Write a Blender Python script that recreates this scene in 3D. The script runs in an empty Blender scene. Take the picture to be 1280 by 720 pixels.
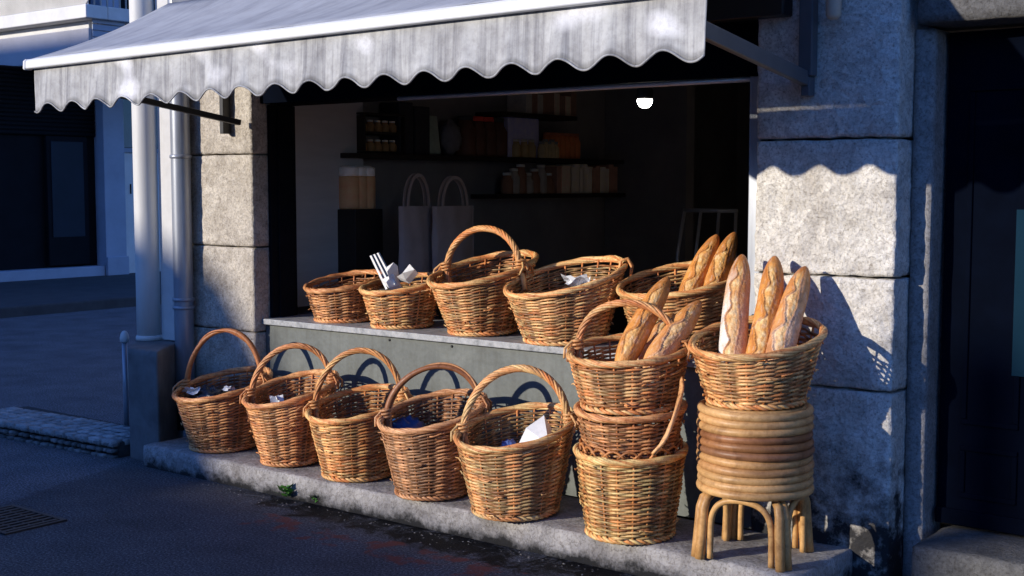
import bpy, math, random
import numpy as np
from mathutils import Vector, Matrix, noise
random.seed(7); np.random.seed(7)
R = math.radians
S = bpy.context.scene
COL = S.collection
PI = math.pi

# ------------------------------------------------------------------ camera numbers (used to read positions off on real planes)
F = 1600.0; PITCH = math.atan(130 / F); HEAD = R(38); CAM = np.array([0, -4.56, 1.5])
FWD = np.array([-math.sin(HEAD) * math.cos(PITCH), math.cos(HEAD) * math.cos(PITCH), -math.sin(PITCH)])
RGT = np.array([math.cos(HEAD), math.sin(HEAD), 0]); UPV = np.cross(RGT, FWD)
def _ray(x, y): return RGT * (x - 640) + UPV * (360 - y) + FWD * F
def aty(x, y, Y): d = _ray(x, y); return CAM + d * ((Y - CAM[1]) / d[1])
def atx(x, y, X): d = _ray(x, y); return CAM + d * ((X - CAM[0]) / d[0])
def atz(x, y, Z): d = _ray(x, y); return CAM + d * ((Z - CAM[2]) / d[2])

# ------------------------------------------------------------------ object helpers
def link(o, parent=None):
    COL.objects.link(o)
    if parent is not None: o.parent = parent
    return o
def tag(o, label=None, cat=None, group=None, kind=None):
    if label: o['label'] = label
    if cat: o['category'] = cat
    if group: o['group'] = group
    if kind: o['kind'] = kind
    return o
def thing(name, label, cat, loc=(0, 0, 0), group=None):
    o = bpy.data.objects.new(name, None); o.empty_display_size = .05
    link(o); o.location = loc
    return tag(o, label, cat, group)

class MB:
    """collects geometry of ONE mesh"""
    def __init__(s): s.v = []; s.f = []; s.c = []; s.n = 0
    def add(s, v, f, c=None):
        v = np.asarray(v, float)
        s.v.append(v)
        s.f += [tuple(int(i) + s.n for i in q) for q in f]
        if c is None: c = (1, 1, 1)
        c = np.asarray(c, float)
        if c.ndim == 1: c = np.tile(c, (len(v), 1))
        s.c.append(c); s.n += len(v)
        return s
    def addq(s, v, q, c):
        s.v.append(v); s.f += (q + s.n).tolist(); s.c.append(c); s.n += len(v); return s
    def build(s, name, mat, parent=None, smooth=True, bevel=0, origin=None, seg=2):
        me = bpy.data.meshes.new(name)
        v = np.concatenate(s.v); c = np.concatenate(s.c)
        o = bpy.data.objects.new(name, me)
        off = np.zeros(3)
        if parent is not None: off = np.array(parent_world(parent))
        elif origin is not None: off = np.array(origin); o.location = origin
        me.from_pydata((v - off).tolist(), [], s.f)
        at = me.color_attributes.new('Col', 'FLOAT_COLOR', 'POINT')
        at.data.foreach_set('color', np.concatenate([c, np.ones((len(c), 1))], 1).astype(np.float32).ravel())
        if smooth: me.polygons.foreach_set('use_smooth', [True] * len(me.polygons))
        me.materials.append(mat); me.update()
        link(o, parent)
        if bevel:
            m = o.modifiers.new('Bevel', 'BEVEL'); m.width = bevel; m.segments = seg; m.limit_method = 'ANGLE'; m.angle_limit = R(40)
            m.harden_normals = False
            if smooth: me.set_sharp_from_angle(angle=R(35))
        return o
def parent_world(p):
    w = Vector((0, 0, 0))
    while p is not None: w += p.location; p = p.parent
    return w
def box(mb, x0, x1, y0, y1, z0, z1, c=None, rot=None, piv=None):
    v = np.array([(x, y, z) for x in (x0, x1) for y in (y0, y1) for z in (z0, z1)], float)
    if rot is not None:
        piv = np.array(piv if piv is not None else v.mean(0)); v = (v - piv) @ np.array(rot.to_3x3()).T + piv
    return mb.add(v, [(0, 1, 3, 2), (4, 6, 7, 5), (0, 4, 5, 1), (2, 3, 7, 6), (0, 2, 6, 4), (1, 5, 7, 3)], c)
def frames(p, closed=False):
    n = len(p); t = np.zeros_like(p)
    t[1:-1] = p[2:] - p[:-2]; t[0] = p[1] - p[0]; t[-1] = p[-1] - p[-2]
    if closed: t[0] = t[-1] = p[1] - p[-1]; t[-1] = p[0] - p[-2]
    t /= np.maximum(np.linalg.norm(t, axis=1, keepdims=True), 1e-9)
    a = np.array([0, 0, 1.]) if abs(t[0][2]) < .8 else np.array([1., 0, 0])
    N = np.zeros_like(p); N[0] = a - t[0] * (a @ t[0]); N[0] /= np.linalg.norm(N[0])
    for i in range(1, n):
        q = N[i - 1] - t[i] * (N[i - 1] @ t[i]); N[i] = q / max(np.linalg.norm(q), 1e-9)
    return t, N, np.cross(t, N)
def tube(mb, p, r, sides=8, c=None, closed=False, cap=True, fr=None):
    p = np.asarray(p, float); n = len(p)
    t, N, B = fr if fr is not None else frames(p, closed)
    r = np.broadcast_to(np.asarray(r, float), (n,))
    a = np.arange(sides) * 2 * PI / sides
    v = p[:, None] + r[:, None, None] * (np.cos(a)[None, :, None] * N[:, None] + np.sin(a)[None, :, None] * B[:, None])
    i = np.arange(n if closed else n - 1)[:, None]; j = np.arange(sides)[None]
    i2 = (i + 1) % n; j2 = (j + 1) % sides
    q = np.stack([i * sides + j, i * sides + j2, i2 * sides + j2, i2 * sides + j], -1).reshape(-1, 4)
    if c is None: c = np.ones((n, 3))
    c = np.asarray(c, float)
    if c.ndim == 1: c = np.tile(c, (n, 1))
    base = mb.n
    mb.addq(v.reshape(-1, 3), q, np.repeat(c, sides, 0))
    if cap and not closed:
        mb.f.append(tuple(base + k for k in reversed(range(sides)))); mb.f.append(tuple(base + (n - 1) * sides + k for k in range(sides)))
def rope(mb, p, R0, r, K, turns, sides=6, cf=None, closed=False, ph=0):
    p = np.asarray(p, float); n = len(p)
    t, N, B = frames(p, closed)
    if closed:   # planar ring: use radial frame so it closes
        N = np.tile(np.array([0, 0, 1.]), (n, 1)); N = N - t * (N * t).sum(1, keepdims=True); N /= np.linalg.norm(N, axis=1, keepdims=True); B = np.cross(t, N)
    s = np.linspace(0, 1, n, endpoint=not closed)
    R0 = np.broadcast_to(np.asarray(R0, float), (n,))
    for k in range(K):
        a = 2 * PI * (turns * s + k / K) + ph
        q = p + R0[:, None] * (np.cos(a)[:, None] * N + np.sin(a)[:, None] * B)
        tube(mb, q, r * (1 + .12 * random.uniform(-1, 1)), sides, cf(k, s) if cf else None, closed)
def lathe(mb, prof, cx, cy, n=24, c=None, cols=None):
    m = len(prof); a = np.arange(n) * 2 * PI / n
    pr = np.array(prof, float)
    v = np.stack([cx + pr[:, 0][:, None] * np.cos(a), cy + pr[:, 0][:, None] * np.sin(a), np.repeat(pr[:, 1][:, None], n, 1)], -1).reshape(-1, 3)
    f = [(i * n + j, i * n + (j + 1) % n, (i + 1) * n + (j + 1) % n, (i + 1) * n + j) for i in range(m - 1) for j in range(n)]
    if pr[0, 0] > 1e-4: f.append(tuple(reversed(range(n))))
    if pr[-1, 0] > 1e-4: f.append(tuple((m - 1) * n + j for j in range(n)))
    if cols is not None: c = np.repeat(np.array(cols, float), n, 0)
    mb.add(v, f, c)
def rough_block(mb, x0, x1, y0, y1, z0, z1, amp=.006, step=.025, rr=.012, scale=9., seed=0, edge=.012, faces='fsrtbl', c=None):
    """closed box of small faces, worn edges, hewn surface"""
    L = np.array([x1 - x0, y1 - y0, z1 - z0]); ctr = np.array([x0 + x1, y0 + y1, z0 + z1]) / 2
    nx, ny, nz = [max(2, int(round(l / step))) for l in L]
    idx = {}; vs = []; fs = []
    def vid(i, j, k):
        key = (i, j, k)
        if key not in idx:
            idx[key] = len(vs); vs.append((x0 + L[0] * i / nx, y0 + L[1] * j / ny, z0 + L[2] * k / nz))
        return idx[key]
    for i in range(nx):
        for k in range(nz):
            fs.append((vid(i, 0, k), vid(i + 1, 0, k), vid(i + 1, 0, k + 1), vid(i, 0, k + 1)))
            fs.append((vid(i, ny, k), vid(i, ny, k + 1), vid(i + 1, ny, k + 1), vid(i + 1, ny, k)))
        for j in range(ny):
            fs.append((vid(i, j, 0), vid(i, j + 1, 0), vid(i + 1, j + 1, 0), vid(i + 1, j, 0)))
            fs.append((vid(i, j, nz), vid(i + 1, j, nz), vid(i + 1, j + 1, nz), vid(i, j + 1, nz)))
    for j in range(ny):
        for k in range(nz):
            fs.append((vid(0, j, k), vid(0, j, k + 1), vid(0, j + 1, k + 1), vid(0, j + 1, k)))
            fs.append((vid(nx, j, k), vid(nx, j + 1, k), vid(nx, j + 1, k + 1), vid(nx, j, k + 1)))
    out = []
    h = L / 2
    for p in vs:
        d = np.array(p) - ctr
        inner = np.clip(d, -(h - rr), h - rr); e = d - inner; le = np.linalg.norm(e)
        nrm = e / le if le > 1e-9 else np.zeros(3)
        q = ctr + inner + nrm * rr
        P = Vector(q) * scale + Vector((seed * 13.1, seed * 7.7, seed * 3.3))
        a = noise.fractal(P, 1.0, 2.1, 4)
        b = noise.noise(P * .28)
        near = sorted(h - np.abs(d)); edgeness = max(0, 1 - near[1] / .05)
        q = q + nrm * (a * amp + b * amp * .6 - edgeness * edge * (.35 + .65 * abs(noise.noise(P * .8 + Vector((5, 1, 2))))))
        out.append(q)
    mb.add(np.array(out), fs, c)

# ------------------------------------------------------------------ materials
def new_mat(name):
    m = bpy.data.materials.new(name); m.use_nodes = True
    nt = m.node_tree; b = nt.nodes['Principled BSDF']
    return m, nt, b
def nd(nt, typ, **kw):
    n = nt.nodes.new(typ)
    for k, v in kw.items():
        if k in n.inputs.keys(): n.inputs[k].default_value = v
        else: setattr(n, k, v)
    return n
def ramp(nt, fac, stops):
    r = nt.nodes.new('ShaderNodeValToRGB')
    while len(r.color_ramp.elements) < len(stops): r.color_ramp.elements.new(.5)
    for e, (p, c) in zip(r.color_ramp.elements, stops):
        e.position = p; e.color = (*c, 1) if len(c) == 3 else c
    nt.links.new(fac, r.inputs['Fac']); return r.outputs['Color']
def mix(nt, a, b, fac, mode='MIX'):
    m = nt.nodes.new('ShaderNodeMix'); m.data_type = 'RGBA'; m.blend_type = mode
    def put(i, v):
        if isinstance(v, (tuple, list)): m.inputs[i].default_value = (*v, 1) if len(v) == 3 else v
        elif isinstance(v, (int, float)): m.inputs[i].default_value = v
        else: nt.links.new(v, m.inputs[i])
    put(0, fac); put(6, a); put(7, b)
    return m.outputs[2]
def noise_t(nt, scale, detail=4, rough=.6, vec=None, dist=0, stretch=None):
    n = nd(nt, 'ShaderNodeTexNoise'); n.inputs['Scale'].default_value = scale; n.inputs['Detail'].default_value = detail
    n.inputs['Roughness'].default_value = rough; n.inputs['Distortion'].default_value = dist
    if vec is None:
        g = nd(nt, 'ShaderNodeNewGeometry'); vec = g.outputs['Position']
    if stretch:
        mp = nd(nt, 'ShaderNodeMapping'); mp.inputs['Scale'].default_value = stretch; nt.links.new(vec, mp.inputs['Vector']); vec = mp.outputs['Vector']
    nt.links.new(vec, n.inputs['Vector'])
    return n.outputs['Fac']
def bump(nt, b, h, strength, dist, prev=None):
    n = nd(nt, 'ShaderNodeBump'); n.inputs['Strength'].default_value = strength; n.inputs['Distance'].default_value = dist
    nt.links.new(h, n.inputs['Height'])
    if prev is not None: nt.links.new(prev, n.inputs['Normal'])
    nt.links.new(n.outputs['Normal'], b.inputs['Normal']); return n.outputs['Normal']
def mathn(nt, op, a, b=None, clamp=False):
    m = nd(nt, 'ShaderNodeMath', operation=op, use_clamp=clamp)
    for i, v in enumerate((a, b)):
        if v is None: continue
        if isinstance(v, (int, float)): m.inputs[i].default_value = v
        else: nt.links.new(v, m.inputs[i])
    return m.outputs[0]
def plain(name, c, rough=.6, var=.25, scale=12, metal=0, bumps=.0, vcol=False, spec=.5, stretch=None):
    m, nt, b = new_mat(name)
    n = noise_t(nt, scale, 5, .65, stretch=stretch)
    lo = tuple(x * (1 - var) for x in c); hi = tuple(min(1, x * (1 + var)) for x in c)
    col = ramp(nt, n, [(.25, lo), (.75, hi)])
    if vcol:
        at = nd(nt, 'ShaderNodeAttribute', attribute_name='Col'); col = mix(nt, col, at.outputs['Color'], 1, 'MULTIPLY')
    nt.links.new(col, b.inputs['Base Color']); b.inputs['Roughness'].default_value = rough; b.inputs['Metallic'].default_value = metal
    b.inputs['Specular IOR Level'].default_value = spec
    if bumps: bump(nt, b, noise_t(nt, scale * 8, 4, .6), bumps, .004)
    return m
M = {}
def wicker_mat():
    m, nt, b = new_mat('wicker')
    at = nd(nt, 'ShaderNodeAttribute', attribute_name='Col')
    n = noise_t(nt, 55, 4, .7)
    col = mix(nt, at.outputs['Color'], ramp(nt, n, [(.28, (.45, .36, .30)), (.48, (1, 1, 1)), (.78, (1.22, 1.22, 1.2))]), 1, 'MULTIPLY')
    n2 = noise_t(nt, 4.5, 3, .5)
    col = mix(nt, col, ramp(nt, n2, [(.3, (.74, .66, .58)), (.6, (1.08, 1.08, 1.08))]), .8, 'MULTIPLY')
    nt.links.new(col, b.inputs['Base Color'])
    nt.links.new(ramp(nt, n, [(.3, (.55,) * 3), (.7, (.38,) * 3)]), b.inputs['Roughness'])
    b.inputs['Specular IOR Level'].default_value = .45
    bump(nt, b, noise_t(nt, 240, 3, .6), .35, .002)
    return m
M['wicker'] = wicker_mat()
def stone_mat(name, cols, vs=16, stain=True, zlow=None, bs=.6, spec=.3):
    m, nt, b = new_mat(name)
    g = nd(nt, 'ShaderNodeNewGeometry')
    nz = noise_t(nt, 6, 6, .7); 
    v = nd(nt, 'ShaderNodeTexVoronoi', feature='SMOOTH_F1'); v.inputs['Scale'].default_value = vs; v.inputs['Smoothness'].default_value = .25
    wv = nd(nt, 'ShaderNodeMapping'); 
    wn = nd(nt, 'ShaderNodeTexNoise'); wn.inputs['Scale'].default_value = 7; wn.inputs['Detail'].default_value = 4
    nt.links.new(g.outputs['Position'], wn.inputs['Vector'])
    wp = nd(nt, 'ShaderNodeVectorMath', operation='MULTIPLY_ADD'); wp.inputs[1].default_value = (.12, .12, .12)
    nt.links.new(wn.outputs['Color'], wp.inputs[0]); nt.links.new(g.outputs['Position'], wp.inputs[2]); nt.links.new(wp.outputs[0], v.inputs['Vector'])
    col = ramp(nt, nz, [(.3, cols[0]), (.5, cols[1]), (.72, cols[2])])
    hsv = ramp(nt, v.outputs['Color'], [(.15, (.58, .55, .52)), (.5, (.98, .97, .95)), (.9, (1.28, 1.27, 1.24))])
    col = mix(nt, col, hsv, .42, 'MULTIPLY')
    fine = noise_t(nt, 90, 4, .75)
    col = mix(nt, col, ramp(nt, fine, [(.34, (.48, .45, .42)), (.47, (1, 1, 1)), (.66, (1.2, 1.2, 1.2))]), .85, 'MULTIPLY')
    crk = nd(nt, 'ShaderNodeTexVoronoi', feature='DISTANCE_TO_EDGE'); crk.inputs['Scale'].default_value = vs * .7
    nt.links.new(wp.outputs[0], crk.inputs['Vector'])
    ck = ramp(nt, crk.outputs['Distance'], [(.0, (.45, .42, .39)), (.03, (1, 1, 1))])
    col = mix(nt, col, ck, .6, 'MULTIPLY')
    if stain:
        sn = noise_t(nt, 2.3, 5, .65, dist=.6)
        col = mix(nt, col, ramp(nt, sn, [(.28, (.55, .51, .48)), (.48, (1, 1, 1))]), .7, 'MULTIPLY')
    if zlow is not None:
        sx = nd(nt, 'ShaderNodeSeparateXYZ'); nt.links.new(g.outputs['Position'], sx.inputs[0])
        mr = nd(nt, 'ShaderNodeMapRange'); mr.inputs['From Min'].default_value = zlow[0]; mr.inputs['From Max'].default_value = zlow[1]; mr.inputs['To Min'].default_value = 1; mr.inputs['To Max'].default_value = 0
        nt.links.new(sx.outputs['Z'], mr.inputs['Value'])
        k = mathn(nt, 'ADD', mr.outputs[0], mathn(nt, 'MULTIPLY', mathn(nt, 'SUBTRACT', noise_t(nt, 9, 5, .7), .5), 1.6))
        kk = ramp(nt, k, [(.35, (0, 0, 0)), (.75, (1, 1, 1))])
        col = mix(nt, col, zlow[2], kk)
    nt.links.new(col, b.inputs['Base Color']); b.inputs['Roughness'].default_value = .85; b.inputs['Specular IOR Level'].default_value = spec
    h = mathn(nt, 'ADD', mathn(nt, 'MULTIPLY', v.outputs['Distance'], .45), mathn(nt, 'ADD', mathn(nt, 'MULTIPLY', noise_t(nt, 34, 7, .78), 1.0), mathn(nt, 'MULTIPLY', fine, .4)))
    bump(nt, b, h, bs, .02)
    return m
M['stone'] = stone_mat('hewn stone', [(.52, .485, .44), (.66, .63, .58), (.80, .77, .72)], 42, zlow=(-.12, .80, (.030, .029, .030)), bs=.55)  # foot stain deepened in colour to stand in for shade beside the stool
M['stone_left'] = stone_mat('hewn stone weathered', [(.38, .335, .275), (.50, .45, .38), (.62, .57, .49)], 44, bs=.45)
M['granite'] = stone_mat('granite trim', [(.20, .195, .19), (.26, .25, .245), (.33, .32, .31)], 60, bs=.3)
M['lintel'] = stone_mat('lintel granite', [(.075, .074, .074), (.105, .103, .10), (.145, .14, .137)], 60, bs=.3)
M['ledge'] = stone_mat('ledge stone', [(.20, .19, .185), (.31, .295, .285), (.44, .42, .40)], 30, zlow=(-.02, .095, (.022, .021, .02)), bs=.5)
M['plinth'] = plain('plinth concrete', (.125, .123, .122), .8, .4, 7, bumps=.4)
def cobble_mat():
    m, nt, b = new_mat('kerb stones')
    at = nd(nt, 'ShaderNodeAttribute', attribute_name='Col')
    n = noise_t(nt, 30, 5, .7)
    col = mix(nt, at.outputs['Color'], ramp(nt, n, [(.3, (.55, .55, .55)), (.7, (1.2, 1.2, 1.2))]), 1, 'MULTIPLY')
    nt.links.new(col, b.inputs['Base Color']); b.inputs['Roughness'].default_value = .85
    bump(nt, b, noise_t(nt, 80, 5, .7), .5, .006); return m
M['cobble'] = cobble_mat()
def asphalt_mat():
    m, nt, b = new_mat('asphalt')
    g = nd(nt, 'ShaderNodeNewGeometry'); pos = g.outputs['Position']
    sx = nd(nt, 'ShaderNodeSeparateXYZ'); nt.links.new(pos, sx.inputs[0])
    fine = noise_t(nt, 95, 4, .85); mid = noise_t(nt, 3, 5, .6)
    col = ramp(nt, fine, [(.36, (.018, .0185, .0195)), (.5, (.060, .061, .064)), (.64, (.22, .22, .225))])
    col = mix(nt, col, ramp(nt, mid, [(.3, (.7, .7, .7)), (.7, (1.25, 1.25, 1.25))]), .9, 'MULTIPLY')
    # wet dirty band along the foot of the ledge
    def band(lo0, lo1, hi1, hi0, axis):
        a = nd(nt, 'ShaderNodeMapRange', interpolation_type='SMOOTHSTEP'); a.inputs['From Min'].default_value = lo0; a.inputs['From Max'].default_value = lo1; nt.links.new(sx.outputs[axis], a.inputs['Value'])
        c = nd(nt, 'ShaderNodeMapRange', interpolation_type='SMOOTHSTEP'); c.inputs['From Min'].default_value = hi1; c.inputs['From Max'].default_value = hi0; c.inputs['To Min'].default_value = 1; c.inputs['To Max'].default_value = 0; nt.links.new(sx.outputs[axis], c.inputs['Value'])
        return mathn(nt, 'MULTIPLY', a.outputs[0], c.outputs[0])
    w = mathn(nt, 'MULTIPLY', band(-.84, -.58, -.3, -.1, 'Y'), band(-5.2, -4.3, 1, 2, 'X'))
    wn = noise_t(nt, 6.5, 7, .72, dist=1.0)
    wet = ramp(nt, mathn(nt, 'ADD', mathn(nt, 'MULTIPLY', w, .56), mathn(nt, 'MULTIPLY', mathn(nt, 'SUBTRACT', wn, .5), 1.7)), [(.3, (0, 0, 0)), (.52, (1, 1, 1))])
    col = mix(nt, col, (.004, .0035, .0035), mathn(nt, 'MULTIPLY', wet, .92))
    red = mathn(nt, 'MULTIPLY', mathn(nt, 'MULTIPLY', band(-1.02, -.9, -.72, -.6, 'Y'), band(-4.6, -4.35, -2.2, -1.9, 'X')), noise_t(nt, 7.3, 4, .6, dist=.3))
    rf = ramp(nt, red, [(.5, (0, 0, 0)), (.6, (1, 1, 1))])
    col = mix(nt, col, (.19, .045, .025), mathn(nt, 'MULTIPLY', rf, .8))
    # repaired strip, older darker asphalt to the left
    lf = nd(nt, 'ShaderNodeMapRange'); lf.inputs['From Min'].default_value = -.02; lf.inputs['From Max'].default_value = .02; 
    ln = mathn(nt, 'ADD', mathn(nt, 'ADD', sx.outputs['X'], mathn(nt, 'MULTIPLY', sx.outputs['Y'], .35)), 5.95)
    ln = mathn(nt, 'ADD', ln, mathn(nt, 'MULTIPLY', noise_t(nt, 5, 3, .5), .12)); nt.links.new(ln, lf.inputs['Value'])
    col = mix(nt, mix(nt, col, (1.5, 1.5, 1.55), 1, 'MULTIPLY'), col, lf.outputs[0])
    nt.links.new(col, b.inputs['Base Color'])
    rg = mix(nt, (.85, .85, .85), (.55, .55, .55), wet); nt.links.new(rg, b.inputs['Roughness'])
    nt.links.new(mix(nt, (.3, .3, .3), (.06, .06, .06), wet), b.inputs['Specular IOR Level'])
    h = mathn(nt, 'ADD', fine, mathn(nt, 'MULTIPLY', noise_t(nt, 12, 4, .6), .8))
    bump(nt, b, h, .55, .008)
    return m
M['asphalt'] = asphalt_mat()
M['far_walk'] = plain('far pavement', (.05, .051, .054), .9, .3, 4, bumps=.3)
M['white_paint'] = plain('weathered white paint', (.62, .61, .58), .55, .12, 5, stretch=(3, 3, .4))
M['strip_paint'] = plain('pale render', (.55, .54, .52), .8, .12, 8, bumps=.2)
M['zinc'] = plain('zinc grey paint', (.30, .32, .36), .35, .25, 6, metal=.35, stretch=(3, 3, .5))
M['navy'] = plain('dark navy paint', (.008, .009, .013), .9, .3, 6, spec=.03)
M['door_navy'] = plain('door navy paint', (.0012, .0026, .0075), .85, .3, 6, spec=.03)
M['black_metal'] = plain('black metal', (.012, .012, .013), .45, .3, 9)
M['bracket'] = plain('slate painted steel', (.075, .085, .10), .45, .2, 8)
def riser_mat():
    m, nt, b = new_mat('grey green panel')
    n = noise_t(nt, 3.2, 6, .65, dist=.5); f = noise_t(nt, 40, 4, .7)
    col = ramp(nt, n, [(.25, (.075, .084, .079)), (.5, (.12, .133, .125)), (.75, (.165, .178, .165))])
    col = mix(nt, col, ramp(nt, f, [(.3, (.75, .74, .72)), (.6, (1.08, 1.08, 1.08))]), .7, 'MULTIPLY')
    st = noise_t(nt, 5, 4, .6, stretch=(6, 6, .6))
    col = mix(nt, col, ramp(nt, st, [(.3, (.72, .70, .66)), (.55, (1, 1, 1))]), .6, 'MULTIPLY')
    nt.links.new(col, b.inputs['Base Color']); b.inputs['Roughness'].default_value = .55
    bump(nt, b, n, .25, .01); return m
M['riser'] = riser_mat()
def sill_mat():
    m, nt, b = new_mat('worn sill paint')
    n = noise_t(nt, 22, 6, .75)
    col = ramp(nt, n, [(.3, (.10, .11, .12)), (.48, (.30, .31, .32)), (.7, (.46, .46, .46))])
    nt.links.new(col, b.inputs['Base Color']); b.inputs['Roughness'].default_value = .5
    bump(nt, b, n, .2, .004); return m
M['sill'] = sill_mat()
def fabric_mat(name, base, stripe, trans=.0, xs=30, dirt=.5, glow_mottle=False):
    m, nt, b = new_mat(name)
    g = nd(nt, 'ShaderNodeNewGeometry')
    w = noise_t(nt, 1, 5, .75, stretch=(xs, .8, .8)); w2 = noise_t(nt, 7, 5, .65)
    col = ramp(nt, w, [(.34, stripe), (.56, base)])
    col = mix(nt, col, ramp(nt, w2, [(.3, (.70, .69, .70)), (.6, (1.04, 1.04, 1.04))]), dirt, 'MULTIPLY')
    at = nd(nt, 'ShaderNodeAttribute', attribute_name='Col'); col = mix(nt, col, at.outputs['Color'], 1, 'MULTIPLY')
    if glow_mottle:
        w3 = noise_t(nt, 1, 0, .5, stretch=(5.5, 1, 8)); col = mix(nt, col, (.84, .84, .85), ramp(nt, w3, [(.60, (0, 0, 0)), (.82, (.9, .9, .9))]))  # soft pale patches: sun glow through the cloth put into the colour
        w4 = noise_t(nt, 45, 5, .75); col = mix(nt, col, ramp(nt, w4, [(.3, (.62, .60, .60)), (.55, (1, 1, 1))]), .55, 'MULTIPLY')
    nt.links.new(col, b.inputs['Base Color']); b.inputs['Roughness'].default_value = .75; b.inputs['Specular IOR Level'].default_value = .2
    bump(nt, b, noise_t(nt, 260, 2, .5), .15, .002)
    return m
M['valance'] = fabric_mat('valance cloth', (.47, .47, .465), (.25, .25, .262), xs=26, dirt=1.0, glow_mottle=True)
M['awning'] = fabric_mat('awning cloth', (.35, .365, .40), (.25, .265, .30), xs=9, dirt=.6)
M['bar_white'] = plain('white bar enamel', (.70, .70, .69), .4, .10, 6)
M['rattan'] = None
def rattan_mat():
    m, nt, b = new_mat('varnished rattan')
    at = nd(nt, 'ShaderNodeAttribute', attribute_name='Col')
    n = noise_t(nt, 14, 5, .7, dist=.4); f = noise_t(nt, 70, 3, .6)
    col = mix(nt, at.outputs['Color'], ramp(nt, n, [(.3, (.5, .42, .36)), (.5, (.95, .93, .9)), (.75, (1.2, 1.18, 1.1))]), .85, 'MULTIPLY')
    col = mix(nt, col, ramp(nt, f, [(.3, (.75, .7, .66)), (.6, (1.05, 1.05, 1.05))]), .6, 'MULTIPLY')
    nt.links.new(col, b.inputs['Base Color']); b.inputs['Roughness'].default_value = .46; b.inputs['Specular IOR Level'].default_value = .35
    bump(nt, b, f, .12, .003); return m
M['rattan'] = rattan_mat()
def bread_mat():
    m, nt, b = new_mat('baguette crust')
    at = nd(nt, 'ShaderNodeAttribute', attribute_name='Col')
    n = noise_t(nt, 26, 5, .7); f = noise_t(nt, 120, 3, .7)
    col = mix(nt, at.outputs['Color'], ramp(nt, n, [(.3, (.68, .58, .5)), (.52, (1, 1, 1)), (.75, (1.18, 1.2, 1.22))]), .8, 'MULTIPLY')
    col = mix(nt, col, ramp(nt, f, [(.3, (.8, .76, .7)), (.6, (1.06, 1.06, 1.06))]), .7, 'MULTIPLY')
    nt.links.new(col, b.inputs['Base Color']); b.inputs['Roughness'].default_value = .5; b.inputs['Specular IOR Level'].default_value = .3
    b.inputs['Subsurface Weight'].default_value = .04; b.inputs['Subsurface Radius'].default_value = (.01, .004, .002)
    h = mathn(nt, 'ADD', n, mathn(nt, 'MULTIPLY', f, .5)); bump(nt, b, h, .6, .010); return m
M['bread'] = bread_mat()
def vmat(name, rough=.6, spec=.4, trans=0, bumps=0, gain=1.):
    m, nt, b = new_mat(name)
    at = nd(nt, 'ShaderNodeAttribute', attribute_name='Col'); n = noise_t(nt, 20, 4, .6)
    col = mix(nt, at.outputs['Color'], ramp(nt, n, [(.3, (.82 * gain,) * 3), (.7, (1.06 * gain,) * 3)]), 1, 'MULTIPLY')
    nt.links.new(col, b.inputs['Base Color']); b.inputs['Roughness'].default_value = rough; b.inputs['Specular IOR Level'].default_value = spec
    if bumps: bump(nt, b, noise_t(nt, 60, 4, .6), bumps, .004)
    return m
M['paper'] = vmat('paper', .8, .2, bumps=.2)
M['plastic'] = vmat('plastic film', .28, .6, bumps=.5)
M['item'] = vmat('shop goods', .5, .4, gain=4.5)
M['leaf'] = vmat('weed leaf', .6, .3)
M['room'] = plain('shop interior paint', (.34, .31, .30), .85, .2, 3)
M['room_dark'] = plain('shop dark wood', (.03, .022, .018), .6, .3, 5)
M['panel'] = plain('grey board', (.62, .61, .61), .6, .12, 2.5, stretch=(.6, .6, 5))
M['tote'] = plain('unbleached cloth', (.56, .43, .38), .9, .15, 8)
M['glass_dark'] = plain('dim window glass', (.05, .10, .16), .12, .3, 2)
M['door_glass'] = plain('blue door glass', (.007, .026, .045), .8, .15, 2, spec=.02)
M['far_blue'] = plain('pale blue render', (.34, .38, .46), .8, .15, 2)
M['far_grey'] = plain('grey canopy render', (.40, .39, .42), .8, .12, 2)
M['far_white'] = plain('white edge paint', (.66, .65, .63), .7, .12, 4)
M['far_dark'] = plain('dark shopfront', (.005, .0055, .008), .7, .3, 4, spec=.12)
M['rail_blue'] = plain('blue balcony screen', (.25, .42, .60), .5, .4, 14)
M['brick_shade'] = plain('house render', (.20, .19, .18), .9, .2, 1.5)
M['cream_pipe'] = plain('cream pipe', (.5, .46, .38), .5, .15, 8)
def emit_mat():
    m, nt, b = new_mat('lit bulb'); b.inputs['Base Color'].default_value = (1, 1, 1, 1)
    b.inputs['Emission Color'].default_value = (1, .96, .88, 1); b.inputs['Emission Strength'].default_value = 60; return m
M['bulb'] = emit_mat()
M['steel'] = plain('brushed rail', (.75, .73, .70), .35, .1, 8, metal=.3)

# ------------------------------------------------------------------ setting: ground
def sheet(name, x0, x1, y0, y1, z, mat, nx=1, ny=1):
    mb = MB(); mb.add([(x0, y0, z), (x1, y0, z), (x1, y1, z), (x0, y1, z)], [(0, 1, 2, 3)])
    return tag(mb.build(name, mat, smooth=False), kind='structure')
sheet('ground', -300, 300, -300, 300, 0, M['asphalt'])
mb = MB(); box(mb, -40, -13.3, -40, 60, -.05, .12); tag(mb.build('far_pavement', M['far_walk'], smooth=False, bevel=.02), kind='structure')

# stone ledge the baskets stand on
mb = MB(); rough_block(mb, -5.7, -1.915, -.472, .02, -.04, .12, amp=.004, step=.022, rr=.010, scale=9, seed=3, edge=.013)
tag(mb.build('stone_ledge', M['ledge'], origin=(-3.8, -.2, 0)), 'long low grey stone ledge along the shop front, chipped and stained at its foot', 'ledge')

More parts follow.
